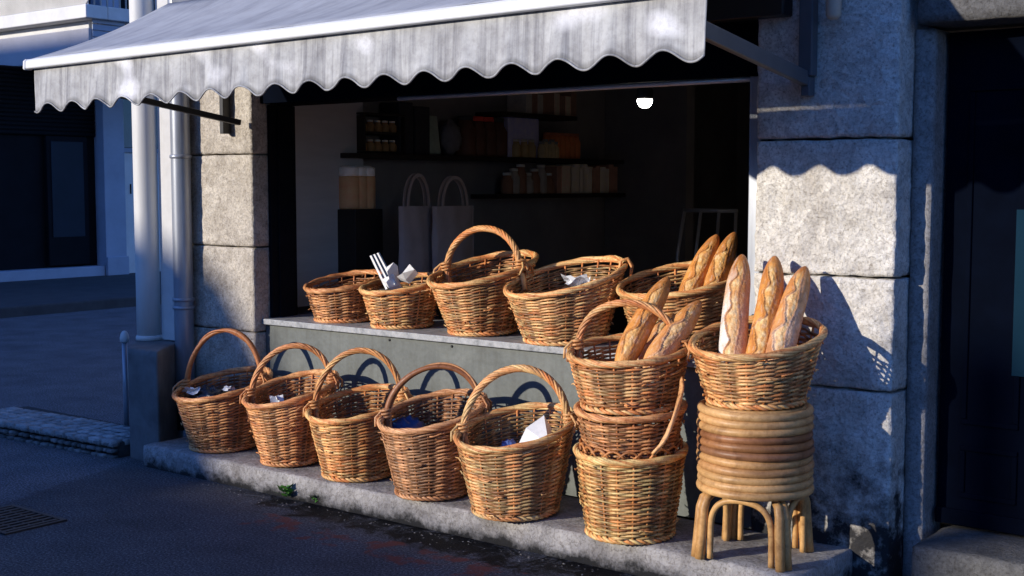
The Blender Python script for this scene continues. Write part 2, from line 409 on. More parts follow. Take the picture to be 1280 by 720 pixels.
# ------------------------------------------------------------------ the bakery building
B = thing('bakery_building', 'stone-fronted bakery with a wide open shop window under the awning', 'building', (-3.8, .3, 0))
mb = MB(); zz = [-.06, .725, 1.152, 1.67, 2.24, 3.0]
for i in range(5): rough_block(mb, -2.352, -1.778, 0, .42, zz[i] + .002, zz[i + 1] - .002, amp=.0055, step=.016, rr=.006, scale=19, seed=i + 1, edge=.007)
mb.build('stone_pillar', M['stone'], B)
mb = MB(); zz = [.09, .70, 1.16, 1.66, 2.2, 3.0]
for i in range(5): rough_block(mb, -5.93, -5.325, 0, .30, zz[i] + .0015, zz[i + 1] - .0015, amp=.004, step=.02, rr=.005, scale=19, seed=i + 11, edge=.005)
mb.build('stone_pillar', M['stone_left'], B)
mb = MB(); box(mb, -5.322, -2.354, .075, .11, .10, .742); mb.build('window_riser', M['riser'], B, smooth=False)
for px, py in ((487, 425), (565, 433)):
    mb = MB(); p = aty(px, py, .074); lathe(mb, [(.007, 0), (.006, .004), (0, .005)], 0, 0, 10); v = mb.v[-1]
    mb.v[-1] = np.stack([v[:, 0] + p[0], .075 - v[:, 2], v[:, 1] + p[2]], 1)
    mb.build('screw', M['black_metal'], B)
mb = MB(); box(mb, -5.320, -2.356, .045, .62, .742, .773); mb.build('window_sill', M['sill'], B, smooth=False, bevel=.004)
# window frame: posts, head
mb = MB()
box(mb, -5.322, -5.300, .105, .29, .775, 1.925); box(mb, -5.298, -5.285, .15, .26, .775, 1.925)
box(mb, -5.322, -2.356, .125, .30, 1.927, 2.02); box(mb, -2.41, -2.357, .125, .30, .775, 1.925)
mb.build('window_frame', M['navy'], B, smooth=False, bevel=.004)
mb = MB(); box(mb, -2.412, -2.358, .06, .118, .775, 1.925); mb.build('frame_strip', M['zinc'], B, smooth=False, bevel=.003)
mb = MB(); box(mb, -5.322, -2.354, .06, .11, 1.93, 2.44); mb.build('fascia_board', M['door_navy'], B, smooth=False)
mb = MB(); box(mb, -5.322, -2.2, -.09, -.005, 2.135, 2.32); mb.build('awning_box_board', M['black_metal'], B, smooth=False, bevel=.006)
# upper storey and body of the building
mb = MB()
box(mb, -5.98, 6, .03, 6.6, 3.003, 7.5)
box(mb, -5.322, -2.354, .115, .40, 2.445, 3.0)
box(mb, -.75, 6, .02, .5, 0, 3.0)
mb.build('upper_wall', M['strip_paint'], B, smooth=False)
# room
mb = MB()
box(mb, -5.99, -5.75, .31, 6.6, 0, 2.9); box(mb, -5.745, 2.0, 6.2, 6.4, 0, 2.9); box(mb, -1.2, -1.0, .52, 6.19, 0, 2.9)
box(mb, -5.745, -1.21, .44, 6.19, 2.46, 2.6); box(mb, -5.745, -1.21, .63, 6.19, -.02, .1)
mb.build('interior_wall', M['room'], B, smooth=False)
p0 = atx(800, 230, -5.0); p1 = atx(786, 230, -5.0)
mb = MB(); box(mb, -5.744, -5.0, 4.0, 4.12, .12, 2.45); mb.build('interior_pier', M['room'], B, smooth=False)
# door surround at the right
mb = MB()
XJ = aty(1163, 300, .13)[0]
rough_block(mb, -1.776, XJ, .13, .34, .0, 2.07, amp=.003, step=.03, rr=.006, seed=31, edge=.004)
rough_block(mb, -.80, -.62, .0, .34, .0, 2.07, amp=.003, step=.04, rr=.006, seed=32, edge=.004)
mb.build('door_surround', M['granite'], B)
mb = MB(); rough_block(mb, -1.744, .4, .05, .36, 2.076, 2.62, amp=.003, step=.04, rr=.008, seed=33, edge=.006); mb.build('door_lintel', M['lintel'], B)
mb = MB(); box(mb, -1.744, 0.4, .1, .36, 2.63, 3.0); mb.build('wall_over_door', M['strip_paint'], B, smooth=False)
mb = MB(); box(mb, -1.684, -.81, .235, .28, .215, 2.06)
D = mb.build('door', M['door_navy'], B, smooth=False, bevel=.003)
mb = MB()
for (x0, x1, z0, z1) in ((-1.60, -1.39, .32, .52), (-1.60, -1.39, .60, 1.86)):
    for (a, b, c, d) in ((x0, x1, z0, z0 + .02), (x0, x1, z1 - .02, z1), (x0, x0 + .02, z0 + .021, z1 - .021), (x1 - .02, x1, z0 + .021, z1 - .021)):
        box(mb, a, b, .227, .234, c, d)
mb.build('moulding', M['door_navy'], D, smooth=False, bevel=.004)
q_ = aty(1271, 262, .224); q2_ = aty(1268, 470, .224)
mb = MB(); box(mb, q_[0], q_[0] + .3, .224, .234, q2_[2], q_[2]); mb.build('pane', M['door_glass'], D, smooth=False)
mb = MB(); box(mb, -1.684, -.81, .215, .23, .215, .275); mb.build('kick_rail', M['door_navy'], D, smooth=False, bevel=.004)
mb = MB(); rough_block(mb, -1.66, -.6, -.10, .30, -.02, .20, amp=.004, step=.03, rr=.01, seed=41, edge=.01)
tag(mb.build('door_step', M['lintel'], origin=(-1.1, .1, 0)), 'grey granite doorstep in front of the dark navy door', 'step')

# cream pipe end and bracket post high on the right pillar
mb = MB(); p = aty(1042, 12, -.06); tube(mb, [(p[0], p[1], p[2] - .035), (p[0], p[1], p[2] - .02), (p[0], p[1], p[2] + .6)], [.018, .028, .028], 14)
tag(mb.build('pipe_end', M['cream_pipe'], origin=tuple(p)), 'short cream pipe end high on the right stone pillar', 'pipe')

# ------------------------------------------------------------------ building corner at the left: plinth, column, strip, downpipe
mb = MB(); rough_block(mb, 0, 1, -.40, 0, -.02, .61, amp=.003, step=.035, rr=.008, seed=51, edge=.006)
v = mb.v[0]; k_ = v[:, 1] + .4; xl = -5.905 - 1.10 * k_; xr = -5.645 - .775 * k_; mb.v[0][:, 0] = xl + (xr - xl) * v[:, 0]
tag(mb.build('concrete_plinth', M['plinth'], origin=(-5.78, -.2, 0)), 'dark grey concrete block standing at the corner under the white column', 'plinth')
def vpipe(mb, x, y, z0, z1, r, c=None):
    tube(mb, [(x, y, z) for z in np.linspace(z0, z1, 8)], r, 24, c)
T = thing('white_column', 'white painted round column standing on the concrete block', 'column', (-6.12, -.10, .61))
mb = MB(); vpipe(mb, -6.122, -.10, .612, 3.2, .067); mb.build('shaft', M['white_paint'], T)
mb = MB(); lathe(mb, [(.074, .612), (.074, .63), (.068, .64)], -6.122, -.10, 24); mb.build('foot_ring', M['white_paint'], T)
mb = MB(); box(mb, -6.052, -5.915, -.065, .12, .614, 3.1); tag(mb.build('wall_strip', M['strip_paint'], origin=(-6.0, .05, .6), smooth=False, bevel=.006), 'narrow pale rendered pier between white column and grey downpipe', 'pier')
T = thing('downpipe', 'grey zinc rainwater pipe running down beside the left stone pillar', 'downpipe', (-5.845, -.066, .1))
px_ = -5.845; py_ = -.066
mb = MB(); vpipe(mb, px_, py_, .30, 3.2, .054); mb.build('pipe', M['zinc'], T)
for z in (.80, .845, 1.64):
    mb = MB(); lathe(mb, [(.055, z), (.061, z + .004), (.061, z + .018), (.055, z + .022)], px_, py_, 24); mb.build('collar', M['zinc'], T)
mb = MB(); vpipe(mb, px_, py_, .121, .299, .048); mb.build('shoe', M['black_metal'], T)
mb = MB(); box(mb, px_ - .012, px_ + .012, py_ + .056, -.002, 1.645, 1.66); mb.build('wall_clip', M['black_metal'], T)

# bollard
T = thing('bollard', 'slim pale metal post with a rounded white cap beside the concrete block', 'bollard', (-6.40, -.07, 0))
mb = MB(); tube(mb, [(-6.40, -.07, 0), (-6.40, -.07, .57)], .016, 14); mb.build('post', M['zinc'], T)
mb = MB(); lathe(mb, [(.018, .571), (.027, .578), (.027, .60), (.022, .622), (.012, .637), (0, .642)], -6.40, -.07, 18); mb.build('cap', M['white_paint'], T)
# low kerb island of small setts
mb = MB(); k = 0
for row in range(-3, 5):
    x = -7.42
    while x < -5.97:
        w = random.uniform(.04, .085) if row < 0 else random.uniform(.07, .13); x1 = min(x + w - (.005 if row < 0 else .003), -5.96); sl = (x + 6) * .055
        g = random.uniform(.26, .42) if row >= 0 else random.uniform(.10, .26)
        if x1 - x > .015:
            if row < 0: za = -.01 + (row + 3) * .034; rough_block(mb, x, x1, -.475 + sl + random.uniform(0, .01), -.42 + sl, za, za + .031, amp=.005, step=.025, rr=.008, scale=16, seed=k, c=(g, g * .98, g * .95))
            else: y0 = -.464 + row * .072 + sl; rough_block(mb, x, x1, y0, y0 + .069, .06, .101 + random.uniform(-.001, .001), amp=.0012, step=.03, rr=.003, scale=14, seed=k, c=(g, g * .98, g * .95))
            k += 1
        x += w
box(mb, -7.42, -5.97, -.42 , -.09, -.01, .085, (.03, .03, .03))
tag(mb.build('sett_kerb', M['cobble'], origin=(-6.7, -.25, 0)), 'low raised kerb of small grey stone setts left of the post', 'kerb')

# drain grate in the pavement
T = thing('drain_grate', 'dark iron drain grate set in the asphalt at the lower left', 'drain', (-5.2, -1.5, 0))
mb = MB(); a0, a1, b0, b1 = -5.46, -5.02, -1.66, -1.36
for q in ((a0, a1, b0, b0 + .02), (a0, a1, b1 - .02, b1), (a0, a0 + .02, b0 + .021, b1 - .021), (a1 - .02, a1, b0 + .021, b1 - .021)): box(mb, *q, .0, .008)
mb.build('frame', M['black_metal'], T, smooth=False)
mb = MB()
for i in range(9): box(mb, a0 + .03 + i * .044, a0 + .052 + i * .044, b0 + .022, b1 - .022, .001, .007)
for i in range(3): box(mb, a0 + .021, a1 - .021, b0 + .08 + i * .07, b0 + .09 + i * .07, .0005, .005)
mb.build('bars', M['black_metal'], T, smooth=False)
# litter
mb = MB(); p = atz(12, 545, .0); mb.add([(p[0] - .05, p[1], .003), (p[0] + .05, p[1] - .02, .004), (p[0] + .06, p[1] + .05, .02), (p[0] - .03, p[1] + .05, .005)], [(0, 1, 2, 3)], (.7, .7, .7))
tag(mb.build('paper_scrap', M['paper'], origin=tuple(p)), 'flat white paper scrap lying on the road at far left', 'litter')
# weed
def weed(px, py, n, label, s=1):
    p = atz(px, py, .01); mb = MB()
    for i in range(n):
        a = random.uniform(0, 2 * PI); l = random.uniform(.02, .06) * s; up = random.uniform(.3, 1.2); w = l * .35
        d = np.array([math.cos(a), math.sin(a), up]); d /= np.linalg.norm(d); sd = np.array([-math.sin(a), math.cos(a), 0])
        o = p + np.array([random.uniform(-.02, .02), random.uniform(-.02, .01), random.uniform(0, .045)]) * s
        g = random.uniform(.5, 1.2)
        mb.add([o, o + d * l * .5 + sd * w, o + d * l, o + d * l * .5 - sd * w], [(0, 1, 2, 3)], (.10 * g, .30 * g, .05 * g))
    tag(mb.build('weed', M['leaf'], origin=tuple(p)), label, 'weed')
weed(358, 622, 26, 'small bright green weed growing at the foot of the ledge')
weed(394, 628, 16, 'dark low clump of moss at the ledge foot right of the green weed', .7)

mb = MB(); rg = random.Random(11)
for i in range(420):
    x = rg.uniform(-5.6, -2.2); y = -.50 - abs(rg.gauss(0, .07)); r = rg.uniform(.002, .007)
    if rg.random() < .25: x = rg.uniform(-6.2, -2.5); y = rg.uniform(-1.5, -.5)
    a = rg.uniform(0, 6.28); g_ = rg.choice([.05, .09, .16, .3]); n_ = 5
    v = [(x + r * rg.uniform(.6, 1.2) * math.cos(a + k * 2 * PI / n_), y + r * rg.uniform(.6, 1.2) * math.sin(a + k * 2 * PI / n_), .0005) for k in range(n_)] + [(x, y, r * rg.uniform(.4, .9))]
    mb.add(v, [(k, (k + 1) % n_, n_) for k in range(n_)], (g_, g_ * .9, g_ * .75))
tag(mb.build('grit', M['cobble'], origin=(-4, -.6, 0), smooth=False), 'scattered grit and crumbs along the foot of the ledge', 'grit', kind='stuff')
# ------------------------------------------------------------------ awning
A = thing('awning', 'faded grey fabric awning with a scalloped valance over the shop window', 'awning', (-3.8, -.3, 2.2))
XL, XR, YF, ZF = -5.575, -1.935, -1.125, 2.085
def tz(x): return .005 + .0093 * (x + 3.75)
mb = MB(); nx, ny = 120, 10; vs = []; cs = []
for j in range(ny + 1):
    for i in range(nx + 1):
        s = j / ny; x = XL + (XR - XL) * i / nx
        y = YF + (-.33 - YF) * s; z = ZF + .02 + (2.44 - ZF - .02) * s - .025 * math.sin(PI * s) + .004 * noise.noise(Vector((x * 3, s * 2, 0)))
        vs.append((x, y, z + tz(x) * (1 - s))); cs.append((1, 1, 1))
fs = [(j * (nx + 1) + i, j * (nx + 1) + i + 1, (j + 1) * (nx + 1) + i + 1, (j + 1) * (nx + 1) + i) for j in range(ny) for i in range(nx)]
mb.add(vs, fs, cs); o = mb.build('canopy_cloth', M['awning'], A)
sm = o.modifiers.new('Solid', 'SOLIDIFY'); sm.thickness = .003
# valance
def scal(x):
    u = (x + 2.086) / .197; c = .5 + .5 * math.cos(2 * PI * u)
    return 1.848 + .042 * c ** 1.1
def vfold(x, s):
    return (.010 * noise.noise(Vector((x * 5, s * .6, 3))) + .006 * math.sin(x * 31.9) * (.3 + s) + .006 * noise.noise(Vector((x * 22, s * 1.2, 9)))) * s
mb = MB(); nx, ny = 560, 14; vs = []; cs = []
zt = ZF - .03
for j in range(ny + 1):
    for i in range(nx + 1):
        s = j / ny; x = XL + .012 + (XR - XL - .02) * i / nx
        zb = scal(x); z = zt + (zb - zt) * s
        vs.append((x, YF + .005 - vfold(x, s) - .012 * s, z + tz(x)))
        e = 1.0 - (.35 if j >= ny - 1 else 0)
        cs.append((e, e, e * .98))
fs = [(j * (nx + 1) + i, (j + 1) * (nx + 1) + i, (j + 1) * (nx + 1) + i + 1, j * (nx + 1) + i + 1) for j in range(ny) for i in range(nx)]
mb.add(vs, fs, cs); V = mb.build('valance', M['valance'], A)
sm = V.modifiers.new('Solid', 'SOLIDIFY'); sm.thickness = .0025
mb = MB(); pts = [(x, YF + .002 - vfold(x, 1) - .012, scal(x) + tz(x)) for x in np.linspace(XL + .012, XR - .008, 420)]
tube(mb, pts, .0038, 6, (.9, .9, .9)); mb.build('hem', M['valance'], V)
mb = MB(); prof = [(-.018, -.030), (.014, -.030), (.022, -.022), (.022, .006), (.012, .015), (-.010, .015), (-.020, .007), (-.022, -.025)]
n = len(prof)
vs = [(x, YF + a - .006, ZF + b + tz(x)) for x in (XL - .012, XR + .01) for a, b in prof]
mb.add(vs, [tuple(range(n)), tuple(reversed(range(n, 2 * n)))] + [(i, i + n, (i + 1) % n + n, (i + 1) % n) for i in range(n)])
mb.build('front_bar', M['bar_white'], A, smooth=True, bevel=.004)
for x in (XL - .022, XR + .018):
    mb = MB(); vs = [(xx, YF + a * 1.12 - .006, ZF + b * 1.12 + tz(x)) for xx in (x - .008, x + .008) for a, b in prof]
    mb.add(vs, [tuple(range(n)), tuple(reversed(range(n, 2 * n)))] + [(i, i + n, (i + 1) % n + n, (i + 1) % n) for i in range(n)])
    mb.build('end_cap', M['bar_white'], A, smooth=False, bevel=.003)
mb = MB(); tube(mb, [(XL + .03, -.28, 2.46), (XR - .25, -.28, 2.46)], .055, 20); box(mb, XL + .03, XR - .25, -.26, -.004, 2.50, 2.53); mb.build('roller', M['zinc'], A)
def bar(mb, p, q, w, h):
    p = Vector(p); q = Vector(q); d = (q - p).normalized(); s = d.cross(Vector((0, 0, 1))).normalized(); u = s.cross(d)
    vs = [tuple(P + s * a * w / 2 + u * b * h / 2) for P in (p, q) for a, b in ((-1, -1), (1, -1), (1, 1), (-1, 1))]
    mb.add(vs, [(0, 1, 2, 3), (7, 6, 5, 4), (0, 4, 5, 1), (1, 5, 6, 2), (2, 6, 7, 3), (3, 7, 4, 0)])
mb = MB(); bar(mb, (-2.125, -.045, 1.895), (-2.10, -1.09, 2.03), .03, .055); mb.build('arm', M['bracket'], A, smooth=False, bevel=.004)
mb = MB(); bar(mb, (-5.36, -.05, 1.825), (-5.50, -1.09, 2.0), .03, .03); mb.build('arm', M['black_metal'], A, smooth=False, bevel=.004)
mb = MB(); box(mb, -2.15, -2.095, -.06, -.008, 1.905, 2.6); box(mb, -2.14, -2.105, -.055, -.004, 1.83, 1.902); mb.build('bracket', M['bracket'], A, smooth=False, bevel=.004)
mb = MB(); box(mb, -5.515, -5.485, -.06, -.006, 1.77, 2.6); mb.build('bracket', M['black_metal'], A, smooth=False, bevel=.004)

# ------------------------------------------------------------------ wicker baskets
TONES = {'honey': ((.52, .198, .060), (.70, .345, .140), (.21, .064, .019)), 'brown': ((.42, .158, .056), (.58, .275, .115), (.15, .050, .018)),
         'gold': ((.55, .220, .068), (.72, .375, .155), (.23, .076, .023)), 'dull': ((.36, .160, .060), (.54, .29, .130), (.15, .060, .027))}
def lerp(a, b, t): return np.asarray(a) * (1 - t) + np.asarray(b) * t
def basket(label, c, z0, rb, rt, h, g=(.05, .23), tone='honey', n=20, handle=None, seed=0, group='wicker baskets set out in front of the shop', stub=None, crown=False, skew=(0, 0)):
    rng = np.random.RandomState(seed + 100); random.seed(seed + 5)
    T = thing('wicker_basket', label, 'basket', (c[0], c[1], z0), group)
    mid, pale, dark = [np.minimum(np.array(q) * k_, .85) for q, k_ in zip(TONES[tone], (1.48, 1.6, .85))]; tv = rng.uniform(.92, 1.08) * np.array([1, rng.uniform(.97, 1.03), rng.uniform(.92, 1.08)]); mid, pale, dark = mid * tv, pale * tv, dark * tv
    g = np.array(g, float); rt_ = rt - .020; rb_ = rb - .008
    cx, cy = c
    wob = rng.uniform(-1, 1, 6)
    def surf(v, th, dr=0.):
        """point of the wall at height fraction v"""
        r = rb_ + (rt_ - rb_) * v ** .96 + .002 * math.sin(PI * min(v, 1)) + dr
        r = r * (1 + .012 * wob[0] * np.cos(2 * th + wob[1] * 3) * v + .008 * wob[2] * np.cos(3 * th + wob[3] * 3) * v)
        x = r * np.cos(th); y = r * np.sin(th)
        lift = (x * g[0] + y * g[1]) * (.12 + .88 * v) + .12 * rb_ * np.hypot(*g) * (1 - v)
        z = h * v + lift
        return np.stack([cx + x + skew[0] * v, cy + y + skew[1] * v, z0 + z], -1), r
    pitch = .0084; rows = max(8, int((h - .05) / pitch)); m = n * 6
    th = np.arange(m) * 2 * PI / m
    stakecol = rng.uniform(.0, 1, n)
    stakecol = np.where((np.sin(np.arange(n) * 2.1 + rng.uniform(0, 6)) + rng.uniform(-.5, .5, n)) < -.1, .60, 1.06) * rng.uniform(.85, 1.12, n)
    mb = MB(); sides = 5
    for k in range(rows):
        v = (.022 + (h - .055) * (k + .5) / rows) / h
        amp = .0070
        jit = rng.uniform(-.06, .06)
        dr = amp * (.85 * np.cos(n / 2 * th + PI * (k % 2) + jit) + .22 * np.cos(n / 2 * th)) * (1 + .2 * rng.uniform(-1, 1))
        P, r = surf(v, th)
        P = P + dr[:, None] * np.stack([np.cos(th), np.sin(th), 0 * th], -1)
        P[:, 2] += .0016 * np.sin(th * rng.randint(2, 6) + rng.uniform(0, 6)) + .0022 * np.sin(n / 2 * th + PI * (k % 2) + PI / 2)
        K = rng.randint(5, 8); off = rng.rand()
        segt = rng.rand(K); segd = rng.rand(K)
        idx = ((th / (2 * PI) + off) * K).astype(int) % K
        t = segt[idx]; col = mid[None] * (1 - t[:, None]) + pale[None] * t[:, None]
        dk = (segd[idx] < .22)[:, None] * .55
        col = col * (1 - dk) + dark[None] * dk
        si = (np.round(th / (2 * PI) * n).astype(int)) % n
        col = col * stakecol[si][:, None]
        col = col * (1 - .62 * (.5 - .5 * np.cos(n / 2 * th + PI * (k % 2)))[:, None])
        a = np.arange(sides) * 2 * PI / sides + .3
        N = np.stack([np.cos(th), np.sin(th), 0 * th], -1); Z = np.array([0, 0, 1.])
        rr = .0050 * (1 + .1 * np.sin(idx * 2.1 + k))
        vv = P[:, None] + (rr * .86)[:, None, None] * np.cos(a)[None, :, None] * N[:, None] + rr[:, None, None] * np.sin(a)[None, :, None] * Z
        i = np.arange(m)[:, None]; j = np.arange(sides)[None]; i2 = (i + 1) % m; j2 = (j + 1) % sides
        q = np.stack([i * sides + j, i2 * sides + j, i2 * sides + j2, i * sides + j2], -1).reshape(-1, 4)
        mb.addq(vv.reshape(-1, 3), q, np.repeat(col, sides, 0))
    # floor of the basket
    nb = 40; tb = np.arange(nb) * 2 * PI / nb
    prev = None
    for ri, fr in enumerate(np.linspace(0.02, 1, 14)):
        r = (rb_ - .004) * fr
        ring = np.stack([cx + r * np.cos(tb), cy + r * np.sin(tb), z0 + .02 + .004 * np.cos(nb / 4 * tb + PI * (ri % 2)) + (g[0] * r * np.cos(tb) + g[1] * r * np.sin(tb)) * .12 + .12 * rb_ * np.hypot(*g)], -1)
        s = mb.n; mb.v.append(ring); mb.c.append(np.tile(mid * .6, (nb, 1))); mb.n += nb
        if prev is not None: mb.f += [(prev + j, prev + (j + 1) % nb, s + (j + 1) % nb, s + j) for j in range(nb)]
        prev = s
    for _ in range(26):   # loose and broken cane ends
        a = rng.uniform(0, 2 * PI); v = rng.uniform(.06, .9); L_ = rng.uniform(.02, .055); sg = rng.choice([-1, 1])
        q = []
        for s_ in np.linspace(0, 1, 4):
            p = surf(v, np.array([a + sg * s_ * L_ / .2]), .012 + .012 * s_ ** 2 * rng.rand())[0][0]; p[2] += rng.uniform(-.002, .002) + .006 * s_ * rng.uniform(-1, 1); q.append(p)
        tube(mb, q, np.array([.0036, .0034, .003, .002]), 5, lerp(mid, pale, rng.rand()) * rng.uniform(.6, 1.1))
    mb.build('woven_body', M['wicker'], T)
    # stakes
    mb = MB()
    for j in range(n):
        a = j * 2 * PI / n
        pts = [surf(v, np.array([a]))[0][0] for v in np.linspace(.02, .97, 7)]
        tube(mb, pts, .0046, 5, lerp(mid, dark, rng.uniform(0, .5)))
    mb.build('stakes', M['wicker'], T)
    # rim braid
    mr = 132; tr = np.arange(mr) * 2 * PI / mr
    P, _ = surf(.965, tr, .004)
    def cf(k, s):
        t = .5 + .5 * np.sin(s * 2 * PI * 5 + k * 1.7 + rng.uniform(0, 6)); c_ = mid[None] * (1 - t[:, None]) + pale[None] * t[:, None]
        return c_ * (.72 + .3 * rng.rand())
    mb = MB(); rope(mb, P, .0086 * (1 + .2 * np.sin(tr * 11 + seed) + .12 * np.sin(tr * 7)), .0062, 8, 4 if seed % 2 else 5, 6, cf, True, rng.uniform(0, 6))
    P2, _ = surf(.93, tr, .007); tube(mb, P2, .0055, 6, cf(0, tr / (2 * PI)), True)
    mb.build('rim', M['wicker'], T)
    P, _ = surf(.03, tr, .003); P[:, 2] += .002
    mb = MB(); rope(mb, P, .006, .0062, 3, 13, 6, cf, True); mb.build('foot_braid', M['wicker'], T)
    if crown:   # arched stake ends standing above the rim
        mb = MB()
        for j in range(n):
            a0 = j * 2 * PI / n; a1 = (j + 1.5) * 2 * PI / n
            pts = []
            for s in np.linspace(0, 1, 7):
                p = surf(1., np.array([a0 + (a1 - a0) * s]), -.012)[0][0]; p[2] += .030 * math.sin(PI * s) - .004; pts.append(p)
            tube(mb, pts, .0055, 5, lerp(mid, dark, .2 + .6 * rng.rand()))
        mb.build('arched_border', M['wicker'], T)
    if handle:
        al, hh, style = handle[:3]; lean = handle[3] if len(handle) > 3 else (0, 0)
        al = R(al); d = np.array([math.cos(al), math.sin(al)])
        f1 = surf(.96, np.array([al]), -.012)[0][0]; f2 = surf(.96, np.array([al + PI]), -.012)[0][0]
        b1 = surf(.55, np.array([al]), -.014)[0][0]; b2 = surf(.55, np.array([al + PI]), -.014)[0][0]
        pts = list(np.linspace(b2, f2, 5, endpoint=False)); N_ = 40
        for s in np.linspace(0, 1, N_):
            w = .5 - .5 * math.cos(PI * s); u = .55 * w + .45 * s
            p = f2 * (1 - u) + f1 * u; e = math.sin(PI * s) ** .72
            p = p + np.array([lean[0] * e, lean[1] * e, hh * e]); pts.append(p)
        pts += list(np.linspace(f1, b1, 6)[1:])
        pts = np.array(pts)
        for _ in range(3): pts[1:-1] = (pts[:-2] + 2 * pts[1:-1] + pts[2:]) / 4
        mb = MB()
        def ch(k, s):
            t = rng.rand() * .7 + .3 * np.sin(s * 9 + k); return (mid[None] * (1 - t[:, None]) + pale[None] * t[:, None]) * rng.uniform(.65, 1.05)
        if style == 'twist':
            tube(mb, pts, .008, 8, dark); rope(mb, pts, .0092, .0062, 6, 3.1, 6, ch)
        elif style == 'tight':
            tube(mb, pts, .009, 8, dark); rope(mb, pts, .0105, .0064, 7, 4.4, 6, ch)
        elif style == 'bare':
            s = np.linspace(0, 1, len(pts)); tube(mb, pts, .0125 + .002 * np.sin(s * 11), 10, lerp(mid, dark, .45) * 1.05); rope(mb, pts, .013, .005, 1, 1.6, 5, ch)
        else:
            s = np.linspace(0, 1, len(pts)); tube(mb, pts, .0135 + .002 * np.sin(s * 9), 10, lerp(mid, dark, .35) * np.array([.75, .68, .68])); rope(mb, pts, .0145, .0055, 1, .9, 5, ch)
        hd = mb.build('handle', M['wicker'], T)
        for f_, b_ in ((f1, b1), (f2, b2)):
            mb = MB()
            ax = np.array([0, 0, 1.]); t_ = np.linspace(0, 3.2 * 2 * PI, 44)
            hx = np.stack([f_[0] + .0225 * np.cos(t_), f_[1] + .0225 * np.sin(t_), f_[2] - .008 + .05 * t_ / t_[-1]], -1)
            tube(mb, hx, .006, 5, lerp(mid, pale, .4) * .85)
            for k in range(3):   # tails bound over the rim
                a = rng.uniform(-.5, .5); out = np.array([f_[0] - cx, f_[1] - cy]); out /= np.linalg.norm(out); tg = np.array([-out[1], out[0]])
                q = [np.array([*(f_[:2] + out * o_ + tg * (a * .03 + .02 * (k - 1) * s_)), f_[2] + zo]) for s_, (o_, zo) in enumerate(((-.004, .045), (.018, .03), (.038, .005), (.032, -.03)))]
                tube(mb, q, .0055, 5, lerp(mid, pale, rng.rand()) * .85)
            mb.build('binding', M['wicker'], hd)
    if stub:
        for al in stub:
            mb = MB(); al = R(al); f = surf(1.0, np.array([al]), .0)[0][0]; o_ = np.array([math.cos(al), math.sin(al), 0])
            for k in range(4):
                tg = np.array([-o_[1], o_[0], 0]) * (k - 1.5) * .009
                tube(mb, [f + tg * .6 - o_ * .03 + (0, 0, -.06), f + tg - o_ * .018 + (0, 0, .012), f + tg + o_ * .012 + (0, 0, .022), f + tg * 1.4 + o_ * .032 + (0, 0, -.012), f + tg * 1.2 + o_ * .026 + (0, 0, -.07)], .007, 6, lerp(mid, pale, rng.rand()))
            mb.build('handle_lashing', M['wicker'], T)
    return T, surf
GF = 'handled baskets in the front row on the ledge'; GS = 'baskets in the back row on the window sill'; GK = 'baskets in the stack beside the stool'
LZ = .121; SZ = .774
basket('dark brown handled basket at the far left end of the ledge, in shade', (-5.285, -.255), LZ, .173, .262, .345, tone='brown', handle=(20, .285, 'bare', (0, .01)), seed=1, group=GF)
basket('narrow handled basket second from left on the ledge, its rim tipped toward the street', (-4.735, -.280), LZ, .148, .246, .38, g=(.08, .27), tone='brown', handle=(28, .215, 'twist'), seed=2, group=GF)
basket('plain empty golden handled basket in the middle of the ledge row', (-4.265, -.285), LZ, .167, .254, .355, tone='honey', handle=(26, .255, 'twist'), seed=3, group=GF)
basket('basket with a thin dark bare-branch handle and a blue bag inside', (-3.748, -.335), LZ, .165, .254, .385, g=(.07, .25), tone='dull', handle=(27, .20, 'branch'), seed=4, group=GF)
basket('big golden handled basket holding a white paper cone, right end of the front row', (-3.258, -.365), LZ, .180, .266, .375, tone='gold', handle=(24, .25, 'tight'), seed=5, group=GF)
basket('bottom basket of the stack, with an open arched border', (-2.692, -.355), LZ, .172, .231, .352, g=(.0, .06), tone='gold', seed=6, group=GK, crown=True)
T7, s7 = basket('middle basket of the stack, nested between two others', (-2.694, -.355), .375, .160, .229, .262, g=(.0, .08), tone='brown', seed=7, group=GK)
basket('top basket of the stack, with a handle and baguettes leaning out', (-2.698, -.36), .628, .185, .251, .235, g=(.01, .14), tone='honey', handle=(14, .185, 'twist', (-.02, .0)), seed=8, group=GK)
basket('handleless basket of baguettes standing on the rattan stool', (-2.180, -.300), .694, .178, .255, .250, g=(.02, .22), tone='honey', seed=9, group='baguette baskets')
basket('low dull brown basket at the left end of the window sill, without a handle', (-4.900, .26), SZ, .158, .222, .215, g=(.04, .2), tone='brown', seed=10, group=GS, n=18)
basket('low basket on the sill holding white papers and a striped card', (-4.460, .235), SZ, .155, .222, .225, g=(.04, .18), tone='honey', seed=11, group=GS, n=18)
basket('tall handled basket on the window sill, left of the wide basket', (-3.940, .25), SZ, .163, .277, .325, g=(.08, .27), tone='honey', handle=(-2, .20, 'tight'), seed=12, group=GS)
basket('wide sill basket with a loose lashing on its right rim and a crumpled white napkin', (-3.425, .225), SZ, .188, .293, .31, g=(.09, .27), tone='gold', seed=13, group=GS, stub=(28, 178))
basket('large sill basket beside the right pillar with two baguettes standing in it', (-2.868, .315), SZ, .188, .288, .32, g=(.06, .23), tone='honey', seed=14, group=GS)
